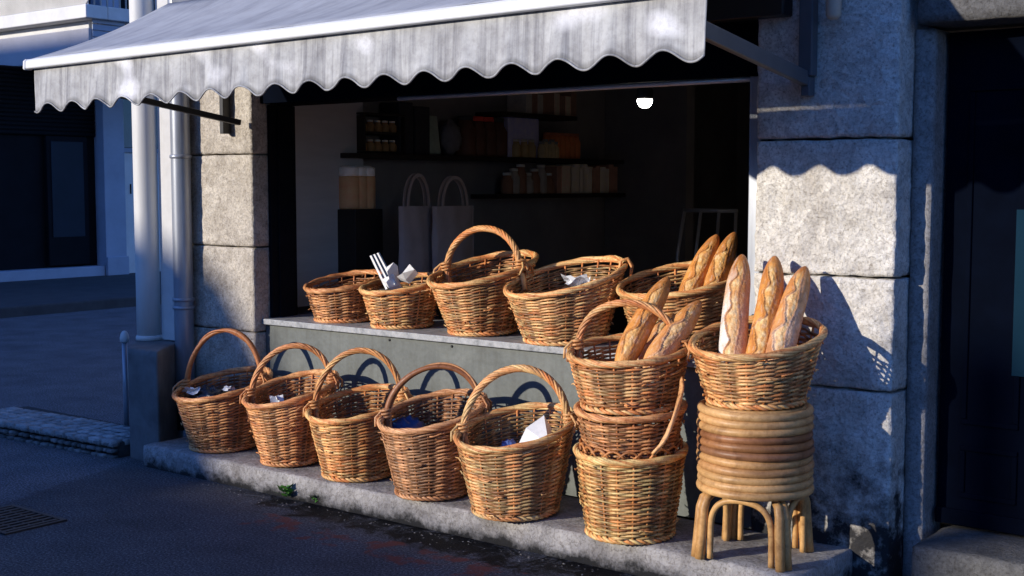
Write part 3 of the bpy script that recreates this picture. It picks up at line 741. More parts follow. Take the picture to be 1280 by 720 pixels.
# folded handle of the middle basket of the stack, hanging down at the right
mb = MB(); c0 = TONES['gold'][1]
for k in range(4):
    o = np.array([.004 * k - .006, -.005 * k, .003 * k])
    pts = [aty(854, 474, -.36) + o, aty(853, 492, -.44) + o, aty(845, 522, -.535) + o, aty(832, 552, -.585) + o, aty(818, 569, -.60) + o]
    pts = np.array(pts); tt = np.linspace(0, 4, 20); pts = np.stack([np.interp(tt, range(5), pts[:, i]) for i in range(3)], -1)
    for _ in range(3): pts[1:-1] = (pts[:-2] + 2 * pts[1:-1] + pts[2:]) / 4
    pts = pts + .0035 * np.stack([np.sin(tt * 3 + k * 1.6), np.cos(tt * 3 + k * 1.6), 0 * tt], -1)
    tube(mb, pts, .0062, 6, np.array(c0) * (.75 + .1 * k))
mb.build('folded_handle', M['wicker'], T7)

# ------------------------------------------------------------------ baguettes
def baguette(label, top, bot, ext, rad, seed, flour=0., phase=0., group='baguettes', dark=1.0, lam=.15, lens=1.0, flip=1):
    rng = random.Random(seed)
    top = np.array(top, float); bot = np.array(bot, float); d = top - bot; L = np.linalg.norm(d); d /= L
    base = bot - d * ext; L += ext
    toward = CAM - (top + bot) / 2; toward = toward - d * (toward @ d); toward /= np.linalg.norm(toward); side = np.cross(d, toward)
    nu, nf = 170, 96; vs = []; cs = []
    bend = rng.uniform(-.012, .012)
    crust = np.array((.78, .345, .085)) * dark; deep = np.array((.36, .105, .022)) * dark; crumb = np.array((.80, .44, .14)); pale = np.array((.88, .64, .32)); ear = np.array((.42, .135, .028)) * dark
    for i in range(nu + 1):
        u = i / nu; s = u * L
        e = min(s, L - s) / rad
        prof = (1 - max(0, 1 - e / 3.2) ** 2.6) ** .60 if e < 3.2 else 1
        prof *= (1.02 - .24 * u ** 1.6) * (.95 + .05 * math.sin(u * PI)) + .025 * noise.noise(Vector((u * 9, seed, 0)))
        ctr = base + d * s + side * bend * math.sin(PI * u) 
        for j in range(nf):
            f = -PI + 2 * PI * j / nf
            xx = 2 * PI * s / lam + phase + .7 * noise.noise(Vector((s * 7, seed * 5.5, 0))); w = math.sin(xx + .75 * math.sin(xx)) * (.8 + .5 * noise.noise(Vector((s * 6, seed * 2.7, 1)))); fade = min(1, max(0, (e - .8) / 1.0)) * min(1, max(0, (s - .02) / .05))
            ff = f * flip
            ridge = -.50 + .36 * w + .10 * math.sin(2 * PI * s / lam * .37 + seed)
            edge = .16 + .12 * math.sin(2 * PI * s / lam * .61 + seed * 2)
            rad_off = 0
            nz = noise.fractal(Vector((s * 14, f * 1.3, seed * 3.1)), 1, 2, 3)
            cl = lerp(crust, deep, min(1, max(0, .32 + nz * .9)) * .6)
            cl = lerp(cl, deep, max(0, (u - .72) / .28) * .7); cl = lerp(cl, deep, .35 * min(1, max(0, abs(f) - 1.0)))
            inside = ridge < ff < edge
            if inside and fade > 0:
                wd = edge - ridge; t = (ff - ridge) / max(1e-4, wd); bulge = math.sin(PI * t); m_ = min(1, bulge * 2.2) * min(1, wd / .35) * fade
                rad_off += rad * (.05 * bulge * fade + .045 * noise.noise(Vector((s * 60, f * 6, seed))) + .03 * noise.noise(Vector((s * 130, f * 11, seed + 3))))
                cc = lerp(crumb, pale, min(1, max(0, .4 + 1.3 * noise.noise(Vector((s * 45, f * 5, seed + 4))))))
                cc = lerp(cc, crust, min(1, max(0, .2 + 1.1 * noise.noise(Vector((s * 26, f * 3, seed + 9))))))
                cl = lerp(cl, cc, m_ * lens)
            dq = ff - ridge
            if -.42 < dq < .09 and fade > 0:      # raised torn lip of the cut
                k = max(0, 1 + dq / .42) if dq < 0 else max(0, 1 - dq / .09)
                rag = 1 + .35 * noise.noise(Vector((s * 30, seed, 2)))
                rad_off += rad * .17 * k ** 1.4 * fade * rag
                cl = lerp(cl, ear if k < .75 else lerp(ear, crust * 1.25, (k - .75) / .25), (min(1, k * 1.2) if dq > -.2 else k * .7) * fade)
            if .05 < dq < .12 and fade > 0: cl = lerp(cl, deep, .4 * fade)
            if 0 < ff - edge < .12 and fade > 0 and edge > ridge: cl = lerp(cl, ear, .5 * fade); rad_off += rad * .04 * fade
            dust = max(0, noise.noise(Vector((s * 34, f * 5, seed + 40))) * 1.4 - .25) * (1 - u * .6); cl = lerp(cl, np.array((.86, .78, .66)), min(.2, dust))
            if flour > 0:
                side_k = (1.45 if ff < ridge - .02 else (.3 if not inside else .12)) if flour > .5 else (1.6 if -.10 < dq - .05 < .14 or ff > edge else .5)
                fl = flour * side_k * min(1, max(0, 1.62 - 1.7 * u + .5 * noise.noise(Vector((s * 9, f * 2, seed + 20)))))
                cl = lerp(cl, np.array((.84, .81, .75)), min(.95, max(0, fl)))
            rr = rad * prof + rad_off * prof
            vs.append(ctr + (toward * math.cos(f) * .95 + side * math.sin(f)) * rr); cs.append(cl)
    fs = [(i * nf + j, i * nf + (j + 1) % nf, (i + 1) * nf + (j + 1) % nf, (i + 1) * nf + j) for i in range(nu) for j in range(nf)]
    mb = MB(); mb.add(np.array(vs), fs, np.array(cs))
    o = mb.build('baguette', M['bread'], origin=tuple((top + bot) / 2))
    return tag(o, label, 'baguette', group)
GB = 'baguettes in the basket on the stool'
baguette('flour-dusted white baguette, left of three in the basket on the stool', aty(928, 318, -.09), aty(918, 445, -.35), .12, .054, 1, flour=.8, phase=.6, group=GB)
baguette('deep golden baguette, middle of three in the basket on the stool', aty(969, 320, -.07), aty(947, 445, -.36), .12, .053, 2, phase=2.2, group=GB)
baguette('baguette with a white flour streak, right of three in the basket on the stool', aty(1007, 333, -.07), aty(975, 445, -.35), .12, .053, 3, flour=.2, phase=3.6, group=GB)
GC = 'baguettes in the top basket of the stack'
baguette('upper baguette leaning right out of the top stacked basket, under its handle', aty(836, 346, -.17), aty(780, 452, -.43), .05, .050, 4, phase=1.0, group=GC, lam=.2, lens=.9)
baguette('pale-topped baguette with torn crust, lower right in the top stacked basket', aty(876, 376, -.16), aty(815, 452, -.42), .05, .052, 5, flour=.12, phase=4.4, group=GC, lam=.17)
baguette('short half-hidden baguette between the two others in the top stacked basket', aty(842, 392, -.06), aty(800, 452, -.30), .04, .05, 6, flour=.25, phase=2.0, group=GC)
GD = 'baguettes in the large sill basket'
baguette('golden baguette, left of the two in the large sill basket', aty(897, 293, .43), aty(862, 368, .27), .10, .052, 7, phase=.4, group=GD)
baguette('darker baguette, right of the two in the large sill basket', aty(919, 290, .47), aty(894, 358, .31), .10, .049, 8, phase=2.7, group=GD, dark=.85)

# ------------------------------------------------------------------ papers and bags in the baskets
def crumple(mb, c, r, amp, seed, col, sq=(1, 1, 1), n=14):
    vs = []; 
    for i in range(n + 1):
        for j in range(n * 2):
            a = PI * i / n; b = PI * j / n
            d = Vector((math.sin(a) * math.cos(b), math.sin(a) * math.sin(b), math.cos(a)))
            k = 1 + amp * (abs(noise.noise(d * 2.3 + Vector((seed, 0, 0)))) * 2 - .5) + amp * .6 * noise.noise(d * 5 + Vector((0, seed, 0)))
            vs.append((c[0] + d.x * r * k * sq[0], c[1] + d.y * r * k * sq[1], c[2] + d.z * r * k * sq[2]))
    m = n * 2
    mb.add(vs, [(i * m + j, (i + 1) * m + j, (i + 1) * m + (j + 1) % m, i * m + (j + 1) % m) for i in range(n) for j in range(m)], col)
def folded(mb, pts, tris, col, th=.002): mb.add(pts, tris, col)
W_ = (.80, .80, .80)
# white cone in the big golden basket
mb = MB(); a = aty(682, 520, -.33); 
A0 = aty(646, 560, -.42); A1 = aty(686, 556, -.42); A2 = aty(690, 536, -.30); A3 = aty(654, 550, -.27)
ap = aty(680, 519, -.34); mid_ = (A0 + ap) / 2 + np.array([0, -.03, .02])
mb.add([A0, A1, A2, A3, ap, mid_], [(0, 1, 5), (1, 4, 5), (1, 2, 4), (2, 3, 4), (3, 0, 5), (3, 5, 4)], W_)
lo = np.array([q * .55 + np.mean([A0, A1, A2, A3], 0) * .45 + np.array([-.03, 0, -.07]) for q in (A0, A1, A2, A3)]); mb.add(np.concatenate([[A0, A1, A2, A3], lo]), [(0, 4, 5, 1), (1, 5, 6, 2), (2, 6, 7, 3), (3, 7, 4, 0)], (.7, .7, .75))
tag(mb.build('paper_cone', M['paper'], origin=tuple(a), smooth=False), 'folded white paper cone in the big golden basket at the right of the front row', 'paper')
mb = MB(); q = aty(638, 552, -.3); crumple(mb, q - (.01, 0, .035), .04, .25, 3, (.10, .16, .42)); tag(mb.build('blue_wrapper', M['plastic'], origin=tuple(q)), 'small crumpled blue wrapper beside the white paper cone', 'wrapper')
mb = MB(); q = aty(506, 527, -.30); crumple(mb, q - (0, 0, .035), .10, .28, 8, (.02, .085, .26), (1.0, .8, .55)); tag(mb.build('plastic_bag', M['plastic'], origin=tuple(q)), 'crumpled dark blue plastic bag in the basket with the branch handle', 'bag')
mb = MB(); q = aty(262, 486, -.27); crumple(mb, q - (0, 0, .05), .10, .4, 12, (.02, .022, .035), (1.2, .9, .6)); tag(mb.build('plastic_bag', M['plastic'], origin=tuple(q)), 'black plastic bag in the dark brown basket at far left', 'bag')
def scrap(name, q, size, seed, label, cat='paper', col=W_, n=2):
    rg = random.Random(seed); mb = MB()
    for k in range(n):
        a0 = rg.uniform(0, 6.28); w = size * rg.uniform(.7, 1.1); t = rg.uniform(.3, 1.1)
        X = np.array([math.cos(a0), math.sin(a0), 0]); Y = np.array([-math.sin(a0) * math.cos(t), math.cos(a0) * math.cos(t), math.sin(t)]); Z = np.cross(X, Y)
        o = np.array(q) + X * rg.uniform(-.2, .2) * size + np.array([0, 0, rg.uniform(-.1, .1) * size]); N_ = 5; vs = []
        for i in range(N_ + 1):
            for j in range(N_ + 1):
                u, v = i / N_ - .5, j / N_ - .5
                vs.append(o + X * u * w * 1.4 + Y * v * w + Z * (abs(u + .15 * rg.uniform(-1, 1)) * .5 * w + (.05 * w * rg.uniform(-1, 1))))
        mb.add(vs, [(i * (N_ + 1) + j, (i + 1) * (N_ + 1) + j, (i + 1) * (N_ + 1) + j + 1, i * (N_ + 1) + j + 1) for i in range(N_) for j in range(N_)], col)
    o = mb.build(name, M['paper'], origin=tuple(q), smooth=False)
    return tag(o, label, cat)
for (px, py, yy, r, lab) in ((241, 487, -.36, .06, 'white paper scrap left of the black bag in the dark brown basket'), (285, 484, -.24, .045, 'small white paper scrap right of the black bag in the dark brown basket'), (347, 498, -.31, .05, 'small white crumpled paper in the second basket of the front row')):
    scrap('paper_scrap', aty(px, py, yy) - (0, 0, .012), r, px, lab)
scrap('napkin', aty(724, 356, .2), .12, 22, 'crumpled white napkin in the wide sill basket', 'napkin', (.78, .78, .80), 3)
# striped card and white bags in the low sill basket
mb = MB(); Y = .16
P = lambda x, y, Y=Y: aty(x, y, Y)
for k in range(6):
    t0, t1 = k / 6, (k + 1) / 6
    a_, b_ = P(462, 320), P(475, 315); c_, d_ = P(496, 354), P(482, 362)
    col = (.82, .82, .82) if k % 2 == 0 else (.05, .09, .2)
    zk = .006 * (k % 2)
    mb.add([lerp(a_, b_, t0) + (0, zk, 0), lerp(a_, b_, t1) - (0, zk, 0), lerp(d_, c_, t1) - (0, zk, 0), lerp(d_, c_, t0) + (0, zk, 0)], [(0, 3, 2, 1)], col)
tag(mb.build('striped_card', M['paper'], origin=tuple(P(478, 340)), smooth=False), 'white card with dark blue stripes standing up in the low sill basket', 'card')
for pts, lab in ((((483, 334), (492, 328), (494, 344), (487, 350)), 'upright white paper corner right of the striped card'), (((476, 350), (492, 342), (498, 356), (486, 360)), 'folded white paper sheet at the foot of the striped card'), (((496, 346), (508, 342), (512, 330), (518, 337), (507, 350)), 'twisted white paper strip at the right of the low sill basket')):
    mb = MB(); n = len(pts); yy = .14
    v = [P(x, y, yy + .02 * ((i * 7) % 3)) for i, (x, y) in enumerate(pts)]; ctr = np.mean(v, 0) + (0, -.03, 0)
    v2 = [q + (0, .03, -.02) for q in v]
    mb.add(v + [ctr] + v2, [(i, n, (i + 1) % n) for i in range(n)] + [(i, (i + 1) % n, n + 1 + (i + 1) % n, n + 1 + i) for i in range(n)], W_)
    tag(mb.build('paper_sheet', M['paper'], origin=tuple(ctr), smooth=False), lab, 'paper')
mb = MB(); q = aty(490, 360, .22); crumple(mb, q - (0, 0, .06), .11, .35, 33, (.10, .085, .07), (1.2, .9, .5)); tag(mb.build('paper_bag', M['paper'], origin=tuple(q)), 'dark brown crumpled bag under the papers in the low sill basket', 'bag')

# ------------------------------------------------------------------ rattan stool
SC = np.array([-2.178, -.306])
T = thing('rattan_stool', 'round stool of stacked rattan hoops on bent legs at the right end of the ledge', 'stool', (SC[0], SC[1], .12))
rc = [(.60, .36, .155), (.58, .335, .14), (.56, .32, .13), (.30, .13, .055), (.33, .15, .06), (.28, .13, .06), (.54, .30, .12), (.46, .245, .10), (.55, .32, .13), (.60, .355, .15), (.58, .34, .14)]
for k in range(11):
    z = .672 - k * .0288; a = np.arange(72) * 2 * PI / 72; rr = .199 + random.uniform(-.003, .003)
    mb = MB(); tube(mb, np.stack([SC[0] + random.uniform(-.003, .003) + rr * np.cos(a), SC[1] + rr * np.sin(a), z + .002 * np.sin(a * 2 + k)], -1), .0158, 12, np.array(rc[k]) * (1 + .12 * np.sin(a * 3 + k * 2)[:, None]), True)
    mb.build('hoop', M['rattan'], T)
mb = MB(); lathe(mb, [(.185, .375), (.188, .38), (.188, .676), (.18, .682), (.0, .682)], SC[0], SC[1], 48, (.12, .06, .025)); mb.build('drum', M['rattan'], T)
mb = MB()
for k in range(9):
    a = np.arange(60) * 2 * PI / 60; rr = .02 + k * .0195; tube(mb, np.stack([SC[0] + rr * np.cos(a), SC[1] + rr * np.sin(a), .682 + 0 * a], -1), .0095, 8, (.5, .29, .11), True)
mb.build('seat', M['rattan'], T)
feet = [(-.132, -.158), (.172, -.114), (.128, .158), (-.158, .120)]
for fx, fy in feet:
    f = np.array([fx, fy]); rdir = f / np.linalg.norm(f); tg = np.array([-rdir[1], rdir[0]])
    mb = MB()
    for sg in (-1, 1):
        pts = []
        for s, out in ((.121, .012), (.18, .006), (.25, .0), (.31, -.004), (.345, -.015), (.362, -.04)):
            p = SC + f + rdir * out + tg * sg * (.0148 - (.0025 if s > .3 else 0)) + rdir * (0 if sg > 0 else .004); pts.append((p[0], p[1], s))
        tube(mb, pts, [.0180, .0178, .0174, .0172, .016, .0135], 12, (.56, .31, .115))
    mb.build('leg', M['rattan'], T)
for k in range(4):
    f0, f1 = np.array(feet[k]), np.array(feet[(k + 1) % 4]); d = (f1 - f0) / np.linalg.norm(f1 - f0); L = np.linalg.norm(f1 - f0)
    out = (f0 + f1) / 2; out = out / np.linalg.norm(out)
    pts = []
    for u, z in ((.035, .125), (.035, .20), (.036, .262), (.043, .298), (.062, .332), (.10, .352), (.145, .356), (.19, .352), (.228, .332), (.247, .298), (.254, .262), (.255, .20), (.255, .125)):
        uu = u / .29 * L; s_ = math.sin(PI * min(1, max(0, uu / L)))
        p = SC + f0 + d * uu + out * .018 * s_; pts.append((p[0], p[1], z))
    pts = np.array(pts); tt = np.linspace(0, len(pts) - 1, 40); pts = np.stack([np.interp(tt, range(len(pts)), pts[:, i]) for i in range(3)], -1)
    for _ in range(4): pts[1:-1] = (pts[:-2] + 2 * pts[1:-1] + pts[2:]) / 4
    mb = MB(); tube(mb, pts, .0118, 10, (.58, .335, .13)); mb.build('arch_brace', M['rattan'], T)

# ------------------------------------------------------------------ inside the shop
mb = MB(); box(mb, -5.63, -5.60, .56, 1.12, .78, 2.44)
tag(mb.build('partition_board', M['panel'], origin=(-5.6, .8, .78), smooth=False), 'tall plain grey board standing just inside the window at left', 'board')
XW = -5.745
def shelf(px0, px1, py, depth, label, X=-5.5):
    a = atx(px0, py, X); b = atx(px1, py, X); mb = MB(); box(mb, XW + .002, X, a[1], b[1], a[2] - .03, a[2])
    tag(mb.build('wall_shelf', M['room_dark'], origin=(X, a[1], a[2]), smooth=False, bevel=.003), label, 'shelf'); return a[2]
z1 = shelf(440, 780, 191, .24, 'long dark upper wall shelf inside the shop loaded with jars and bottles')
z2 = shelf(622, 782, 243, .24, 'short dark lower wall shelf inside the shop holding a row of books')
z3 = shelf(628, 722, 139, .24, 'highest dark wall shelf inside the shop near the ceiling')
def ypos(px, X=-5.6): return atx(px, 200, X)[1]
def jar(x, y, z, r, h, c, lid, name='jar', label='', cat='jar', group=None, lidh=.02):
    T = thing(name, label, cat, (x, y, z), group)
    mb = MB(); lathe(mb, [(r * .92, z + .001), (r, z + h * .08), (r, z + h * .72), (r * .7, z + h * .88), (r * .66, z + h)], x, y, 16, c); mb.build('body', M['item'], T)
    mb = MB(); lathe(mb, [(r * .7, z + h + .001), (r * .7, z + h + lidh), (0, z + h + lidh + .002)], x, y, 16, lid); mb.build('lid', M['item'], T)
# rack of small jars
ya, yb = ypos(446), ypos(497)
mb = MB()
for zz_ in (0, .12, .235): box(mb, XW + .01, -5.53, ya, yb, z1 + zz_ + .002, z1 + zz_ + .014)
for y in (ya, yb - .012): box(mb, XW + .012, -5.532, y + .001, y + .011, z1 + .016, z1 + .234)
tag(mb.build('jar_rack', M['room_dark'], origin=(-5.6, ya, z1), smooth=False), 'dark tiered rack of small jars at the left of the upper shelf', 'rack')
for r_ in range(2):
    for i in range(5):
        y = ya + .05 + (yb - ya - .1) * i / 4
        jar(-5.6, y, z1 + .016 + r_ * .12, .028, .06, (.12, .07, .03), (.3, .28, .25), 'small_jar', 'small jar with a metal lid standing in the dark tiered rack', 'jar', 'small jars in the tiered rack', .012)
for px0, px1, hgt, c, lab in ((494, 511, .33, (.012, .012, .014), 'tall black box on the upper shelf next to the jar rack'), (514, 532, .31, (.014, .013, .015), 'black box with square edges, right of the tall black box'), (630, 668, .28, (.20, .19, .28), 'lilac grey carton on the upper shelf behind small bottles')):
    mb = MB(); box(mb, XW + .01, -5.56, ypos(px0), ypos(px1), z1 + .001, z1 + hgt, c); tag(mb.build('box', M['item'], origin=(-5.6, ypos(px0), z1), smooth=False, bevel=.006), lab, 'box')
mb = MB(); y0 = ypos(535); y1 = ypos(549); box(mb, -5.62, -5.60, y0, y1, z1 + .01, z1 + .26, (.13, .15, .12), Matrix.Rotation(R(-8), 4, 'Y')); tag(mb.build('picture_frame', M['item'], origin=(-5.61, y0, z1), smooth=False, bevel=.004), 'greenish framed board leaning on the upper shelf', 'frame')
mb = MB(); y = ypos(562); crumple(mb, np.array([-5.6, y, z1 + .115]), .095, .25, 4, (.30, .28, .29), (.8, .8, 1.2), 10); tag(mb.build('paper_bag', M['paper'], origin=(-5.6, y, z1)), 'pale paper bag standing in the middle of the upper shelf', 'bag')
for i, px in enumerate((582, 595, 608, 621)):
    jar(-5.6, ypos(px), z1, .075, .24, (.05, .022, .014), (.30, .03, .02) if i in (1, 2) else (.02, .02, .02), 'storage_jar', 'tall dark brown storage jar in the row on the upper shelf', 'jar', 'tall brown storage jars', .03)
for px in (638, 648, 657): jar(-5.55, ypos(px), z1, .035, .11, (.16, .11, .05), (.2, .18, .15), 'small_bottle', 'small amber bottle in front of the lilac grey carton', 'bottle', 'small bottles on the upper shelf')
for i in range(7):
    jar(-5.6, ypos(683 + i * 6), z1, .04, .17, (.26, .085, .03), (.18, .06, .03), 'spice_bottle', 'orange brown bottle in the tight row right of the lilac carton', 'bottle', 'orange brown bottles on the upper shelf')
for i in range(7): jar(-5.56, ypos(628 + i * 8.5), z2, .045, .13 + .03 * (i % 3), (.14, .12, .10) if i % 2 else (.10, .05, .03), (.25, .24, .22), 'glass_jar', 'small jar in the row left of the books on the lower shelf', 'jar', 'small jars on the lower shelf')
for i in range(5): jar(-5.52, ypos(666 + i * 4.2), z1, .03, .10 + .015 * (i % 2), (.2, .15, .08), (.1, .09, .08), 'small_bottle', 'small bottle in front of the orange brown bottles', 'bottle', 'small bottles on the upper shelf')
rng = random.Random(4)
for i in range(14):
    y = ypos(694 + i * 5.4, -5.58); hh = rng.uniform(.19, .23); w = rng.uniform(.055, .075); c = rng.choice([(.30, .22, .16), (.24, .13, .08), (.33, .28, .22), (.18, .10, .07)])
    mb = MB(); box(mb, -5.735, -5.56, y, y + w, z2 + .001, z2 + hh, c); tag(mb.build('book', M['item'], origin=(-5.6, y, z2), smooth=False, bevel=.004), 'worn book standing in the row on the lower shelf', 'book', 'books on the lower shelf')
for i in range(9):
    y = ypos(655 + i * 7, -5.58); c = rng.choice([(.20, .18, .16), (.12, .07, .05), (.26, .20, .15)])
    mb = MB(); box(mb, -5.735, -5.56, y, y + .07, z3 + .001, z3 + rng.uniform(.14, .19), c); tag(mb.build('book', M['item'], origin=(-5.6, y, z3), smooth=False, bevel=.004), 'book standing on the highest shelf', 'book', 'books on the highest shelf')
# brown jars on a cabinet at left
a = atx(444, 262, -5.45); b = atx(487, 262, -5.45)
mb = MB(); box(mb, XW + .002, -5.45, a[1], b[1] - .06, .12, a[2]); tag(mb.build('side_cabinet', M['room_dark'], origin=(-5.5, a[1], .1), smooth=False, bevel=.005), 'narrow brown cabinet under the three tall jars', 'cabinet')
for i in range(3):
    y = a[1] + .07 + i * (b[1] - a[1] - .16) / 2
    T = thing('tall_jar', 'tall brown filled jar with a clear lid on the narrow cabinet', 'jar', (-5.57, y, a[2]), 'three tall jars on the cabinet')
    mb = MB(); lathe(mb, [(.06, a[2] + .001), (.064, a[2] + .01), (.064, a[2] + .19), (.058, a[2] + .2)], -5.57, y, 20, (.27, .15, .075)); mb.build('body', M['item'], T)
    mb = MB(); lathe(mb, [(.058, a[2] + .201), (.062, a[2] + .21), (.062, a[2] + .25), (.03, a[2] + .262), (0, a[2] + .263)], -5.57, y, 20, (.36, .34, .32)); mb.build('lid', M['item'], T)
# tote bags
def tote(px0, px1, pyt, pyb, pya, X, label, strap):
    a = atx(px0, pyt, X); b = atx(px1, pyt, X); zt_ = a[2]; zb = .80
    T = thing('tote_bag', label, 'bag', (X, a[1], zb), 'tote bags inside the window')
    mb = MB(); vs = []; nu, nv = 16, 14
    for side_ in (0, 1):
        for j in range(nv + 1):
            for i in range(nu + 1):
                u, v = i / nu, j / nv; bul = .05 * math.sin(PI * u) * (1 - .6 * v) * (1 if side_ == 0 else -1) + .012 * noise.noise(Vector((u * 4, v * 4, side_ + px0)))
                vs.append((X + bul + (.012 if side_ == 0 else -.012), a[1] + (b[1] - a[1]) * u, zb + (zt_ - zb) * v))
    k = (nu + 1) * (nv + 1)
    fs = [(o_ + j * (nu + 1) + i, o_ + j * (nu + 1) + i + 1, o_ + (j + 1) * (nu + 1) + i + 1, o_ + (j + 1) * (nu + 1) + i) for o_ in (0, k) for j in range(nv) for i in range(nu)]
    fs += [(j * (nu + 1) + e, (j + 1) * (nu + 1) + e, k + (j + 1) * (nu + 1) + e, k + j * (nu + 1) + e) for e in (0, nu) for j in range(nv)]
    mb.add(vs, fs); mb.build('pouch', M['tote'], T)
    zp = atx((px0 + px1) / 2, pya, X)[2]
    for xo in (.016, -.016):
        y0 = lerp(a[1], b[1], .18); y1 = lerp(a[1], b[1], .82); mb = MB()
        pts = [(X + xo, y0 + (y1 - y0) * (t if False else (.5 - .5 * math.cos(PI * t))), zt_ - .03 + (zp - zt_ + .03) * math.sin(PI * t) ** .8) for t in np.linspace(0, 1, 20)]
        for p, q in zip(pts[:-1], pts[1:]): bar(mb, p, q, .004, .022)
        mb.build('strap', M['tote'], T, smooth=False)
tote(500, 541, 258, 330, 219, -5.15, 'pale cloth tote bag with tall straps inside the window, left of the other tote', .1)
tote(542, 590, 258, 330, 222, -5.05, 'pale cloth tote bag with a dark strip, right of the other tote', .1)
a = atx(542, 258, -5.05); b = atx(590, 258, -5.05)
mb = MB(); box(mb, -5.6, -4.9, 1.0, 3.2, .12, .795); tag(mb.build('counter', M['room_dark'], origin=(-5.2, 2, .1), smooth=False, bevel=.006), 'low dark counter behind the window under the tote bags', 'counter')
# bulb lamp
q = aty(806, 125, .42)
T = thing('bulb_lamp', 'lit round bulb in a black holder hanging at the top of the window', 'lamp', tuple(q))
mb = MB(); lathe(mb, [(.036, q[2] + .004), (.039, q[2] + .015), (.034, q[2] + .06), (.02, q[2] + .09), (.008, q[2] + .10), (.006, 2.47)], q[0], q[1], 24); mb.build('holder', M['black_metal'], T)
mb = MB(); lathe(mb, [(.033, q[2] + .003), (.034, q[2] - .006), (.029, q[2] - .022), (.017, q[2] - .033), (0, q[2] - .037)], q[0], q[1], 24); mb.build('bulb', M['bulb'], T)
# metal rail across the top of the opening
mb = MB(); tube(mb, [(-4.35, .10, 1.918), (-2.42, .10, 1.918)], .011, 12); tag(mb.build('curtain_rail', M['steel'], origin=(-3.4, .1, 1.918)), 'thin pale metal rail along the top of the shop window', 'rail')
# stacked chairs at the back right
def chair(px, Y, label):
    p = aty(px, 300, Y); T = thing('bistro_chair', label, 'chair', (p[0], p[1], .1), 'dark chairs at the back of the shop')
    x, y = p[0], p[1]; sc = 1.25
    def q(dx, dy, z): return (x + dx * sc, y + dy * sc, .1 + z * sc)
    mb = MB(); box(mb, *[v for v in (x - .2 * sc, x + .2 * sc, y - .2 * sc, y + .2 * sc)], .1 + .44 * sc, .1 + .47 * sc); mb.build('seat', M['room_dark'], T, smooth=False, bevel=.01)
    for sx_ in (-.18, .18):
        for sy_ in (-.18, .18):
            mb = MB(); tube(mb, [q(sx_, sy_, 0.002), q(sx_ * .95, sy_ * .95, .44)], .016, 8); mb.build('leg', M['steel'], T)
    mb = MB()
    for sx_ in (-.17, -.06, .06, .17): tube(mb, [q(sx_, .18, .471), q(sx_, .21, .75), q(sx_ * .9, .25, .98)], .012, 8)
    tube(mb, [q(-.16, .25, .98), q(.16, .25, .98)], .014, 8); mb.build('backrest', M['steel'], T)
chair(857, 2.6, 'dark metal chair at the back right of the shop')
mb = MB(); box(mb, -3.6, -1.3, 4.6, 4.7, .12, 2.2); tag(mb.build('back_screen', M['room_dark'], origin=(-2.5, 4.6, .12), smooth=False), 'dark tall screen closing the back of the shop', 'screen')

# ------------------------------------------------------------------ shop across the side street (left background)
FB = thing('far_building', 'shadowed blue building with a dark closed shopfront across the side street', 'building', (-17, 6, .12))
mb = MB(); box(mb, -24, -16.95, -6, 30, .1, 3.16); box(mb, -24, -16.952, 5.95, 30, 3.161, 9); mb.build('wall', M['far_dark'], FB, smooth=False)
mb = MB(); box(mb, -16.949, -16.72, 1.5, 6.86, .12, .27); mb.build('base_band', M['far_blue'], FB, smooth=False, bevel=.01)
mb = MB(); box(mb, -16.949, -16.70, 6.875, 7.24, .12, 4.4); box(mb, -16.72, -16.66, 6.87, 7.25, .12, .40); mb.build('pilaster', M['far_blue'], FB, smooth=False, bevel=.01)
mb = MB()
for i in range(16): tube(mb, [(-16.90, 1.5, 2.24 + i * .06), (-16.90, 6.85, 2.24 + i * .06)], .034, 8)
mb.build('roller_shutter', M['far_dark'], FB)
mb = MB(); box(mb, -16.948, -16.86, 6.02, 6.70, .30, 2.2); d_ = mb.build('shop_door', M['far_dark'], FB, smooth=False, bevel=.01)
mb = MB(); box(mb, -16.858, -16.85, 6.09, 6.62, .72, 2.12); mb.build('pane', plain('dusky blue glass', (.010, .014, .026), .5, .3, 2, spec=.2), d_, smooth=False)
mb = MB(); box(mb, -16.948, -16.84, 7.30, 8.3, .12, 2.0); d_ = mb.build('door', M['far_white'], FB, smooth=False, bevel=.01)
mb = MB(); box(mb, -16.838, -16.83, 7.42, 7.44, 1.35, 1.5); box(mb, -16.838, -16.82, 7.62, 7.72, 1.3, 1.45); mb.build('letter_plate', M['far_dark'], d_, smooth=False)
mb = MB(); box(mb, -16.948, -16.86, 7.30, 8.3, 2.06, 3.3); mb.build('window', M['glass_dark'], FB, smooth=False)
mb = MB(); box(mb, -16.948, -16.80, 7.25, 8.4, 1.985, 2.05); mb.build('window_ledge', M['far_blue'], FB, smooth=False)
mb = MB(); box(mb, -18.6, -15.26, 5.70, 5.94, 3.18, 3.60); box(mb, -16.949, -15.26, 5.941, 9.0, 3.18, 3.60); mb.build('canopy', M['far_grey'], FB, smooth=False, bevel=.015)
mb = MB(); box(mb, -18.7, -15.16, 5.60, 5.94, 3.72, 3.90); box(mb, -16.949, -15.16, 5.942, 9.0, 3.72, 3.90); box(mb, -16.9, -15.4, 5.96, 9.0, 3.601, 3.719); box(mb, -18.6, -15.4, 5.8, 5.94, 3.601, 3.719); mb.build('balcony_slab', M['far_white'], FB, smooth=False, bevel=.015)
mb = MB()
for i in range(69): tube(mb, [(-18.65 + i * .05, 5.64, 3.90), (-17.2 + i * .05, 5.64, 4.8)], .012, 6)
for i in range(30): tube(mb, [(-15.2, 5.66 + i * .1, 3.90), (-15.2, 5.66 + i * .1, 4.8)], .012, 6)
mb.build('railing', M['far_white'], FB)
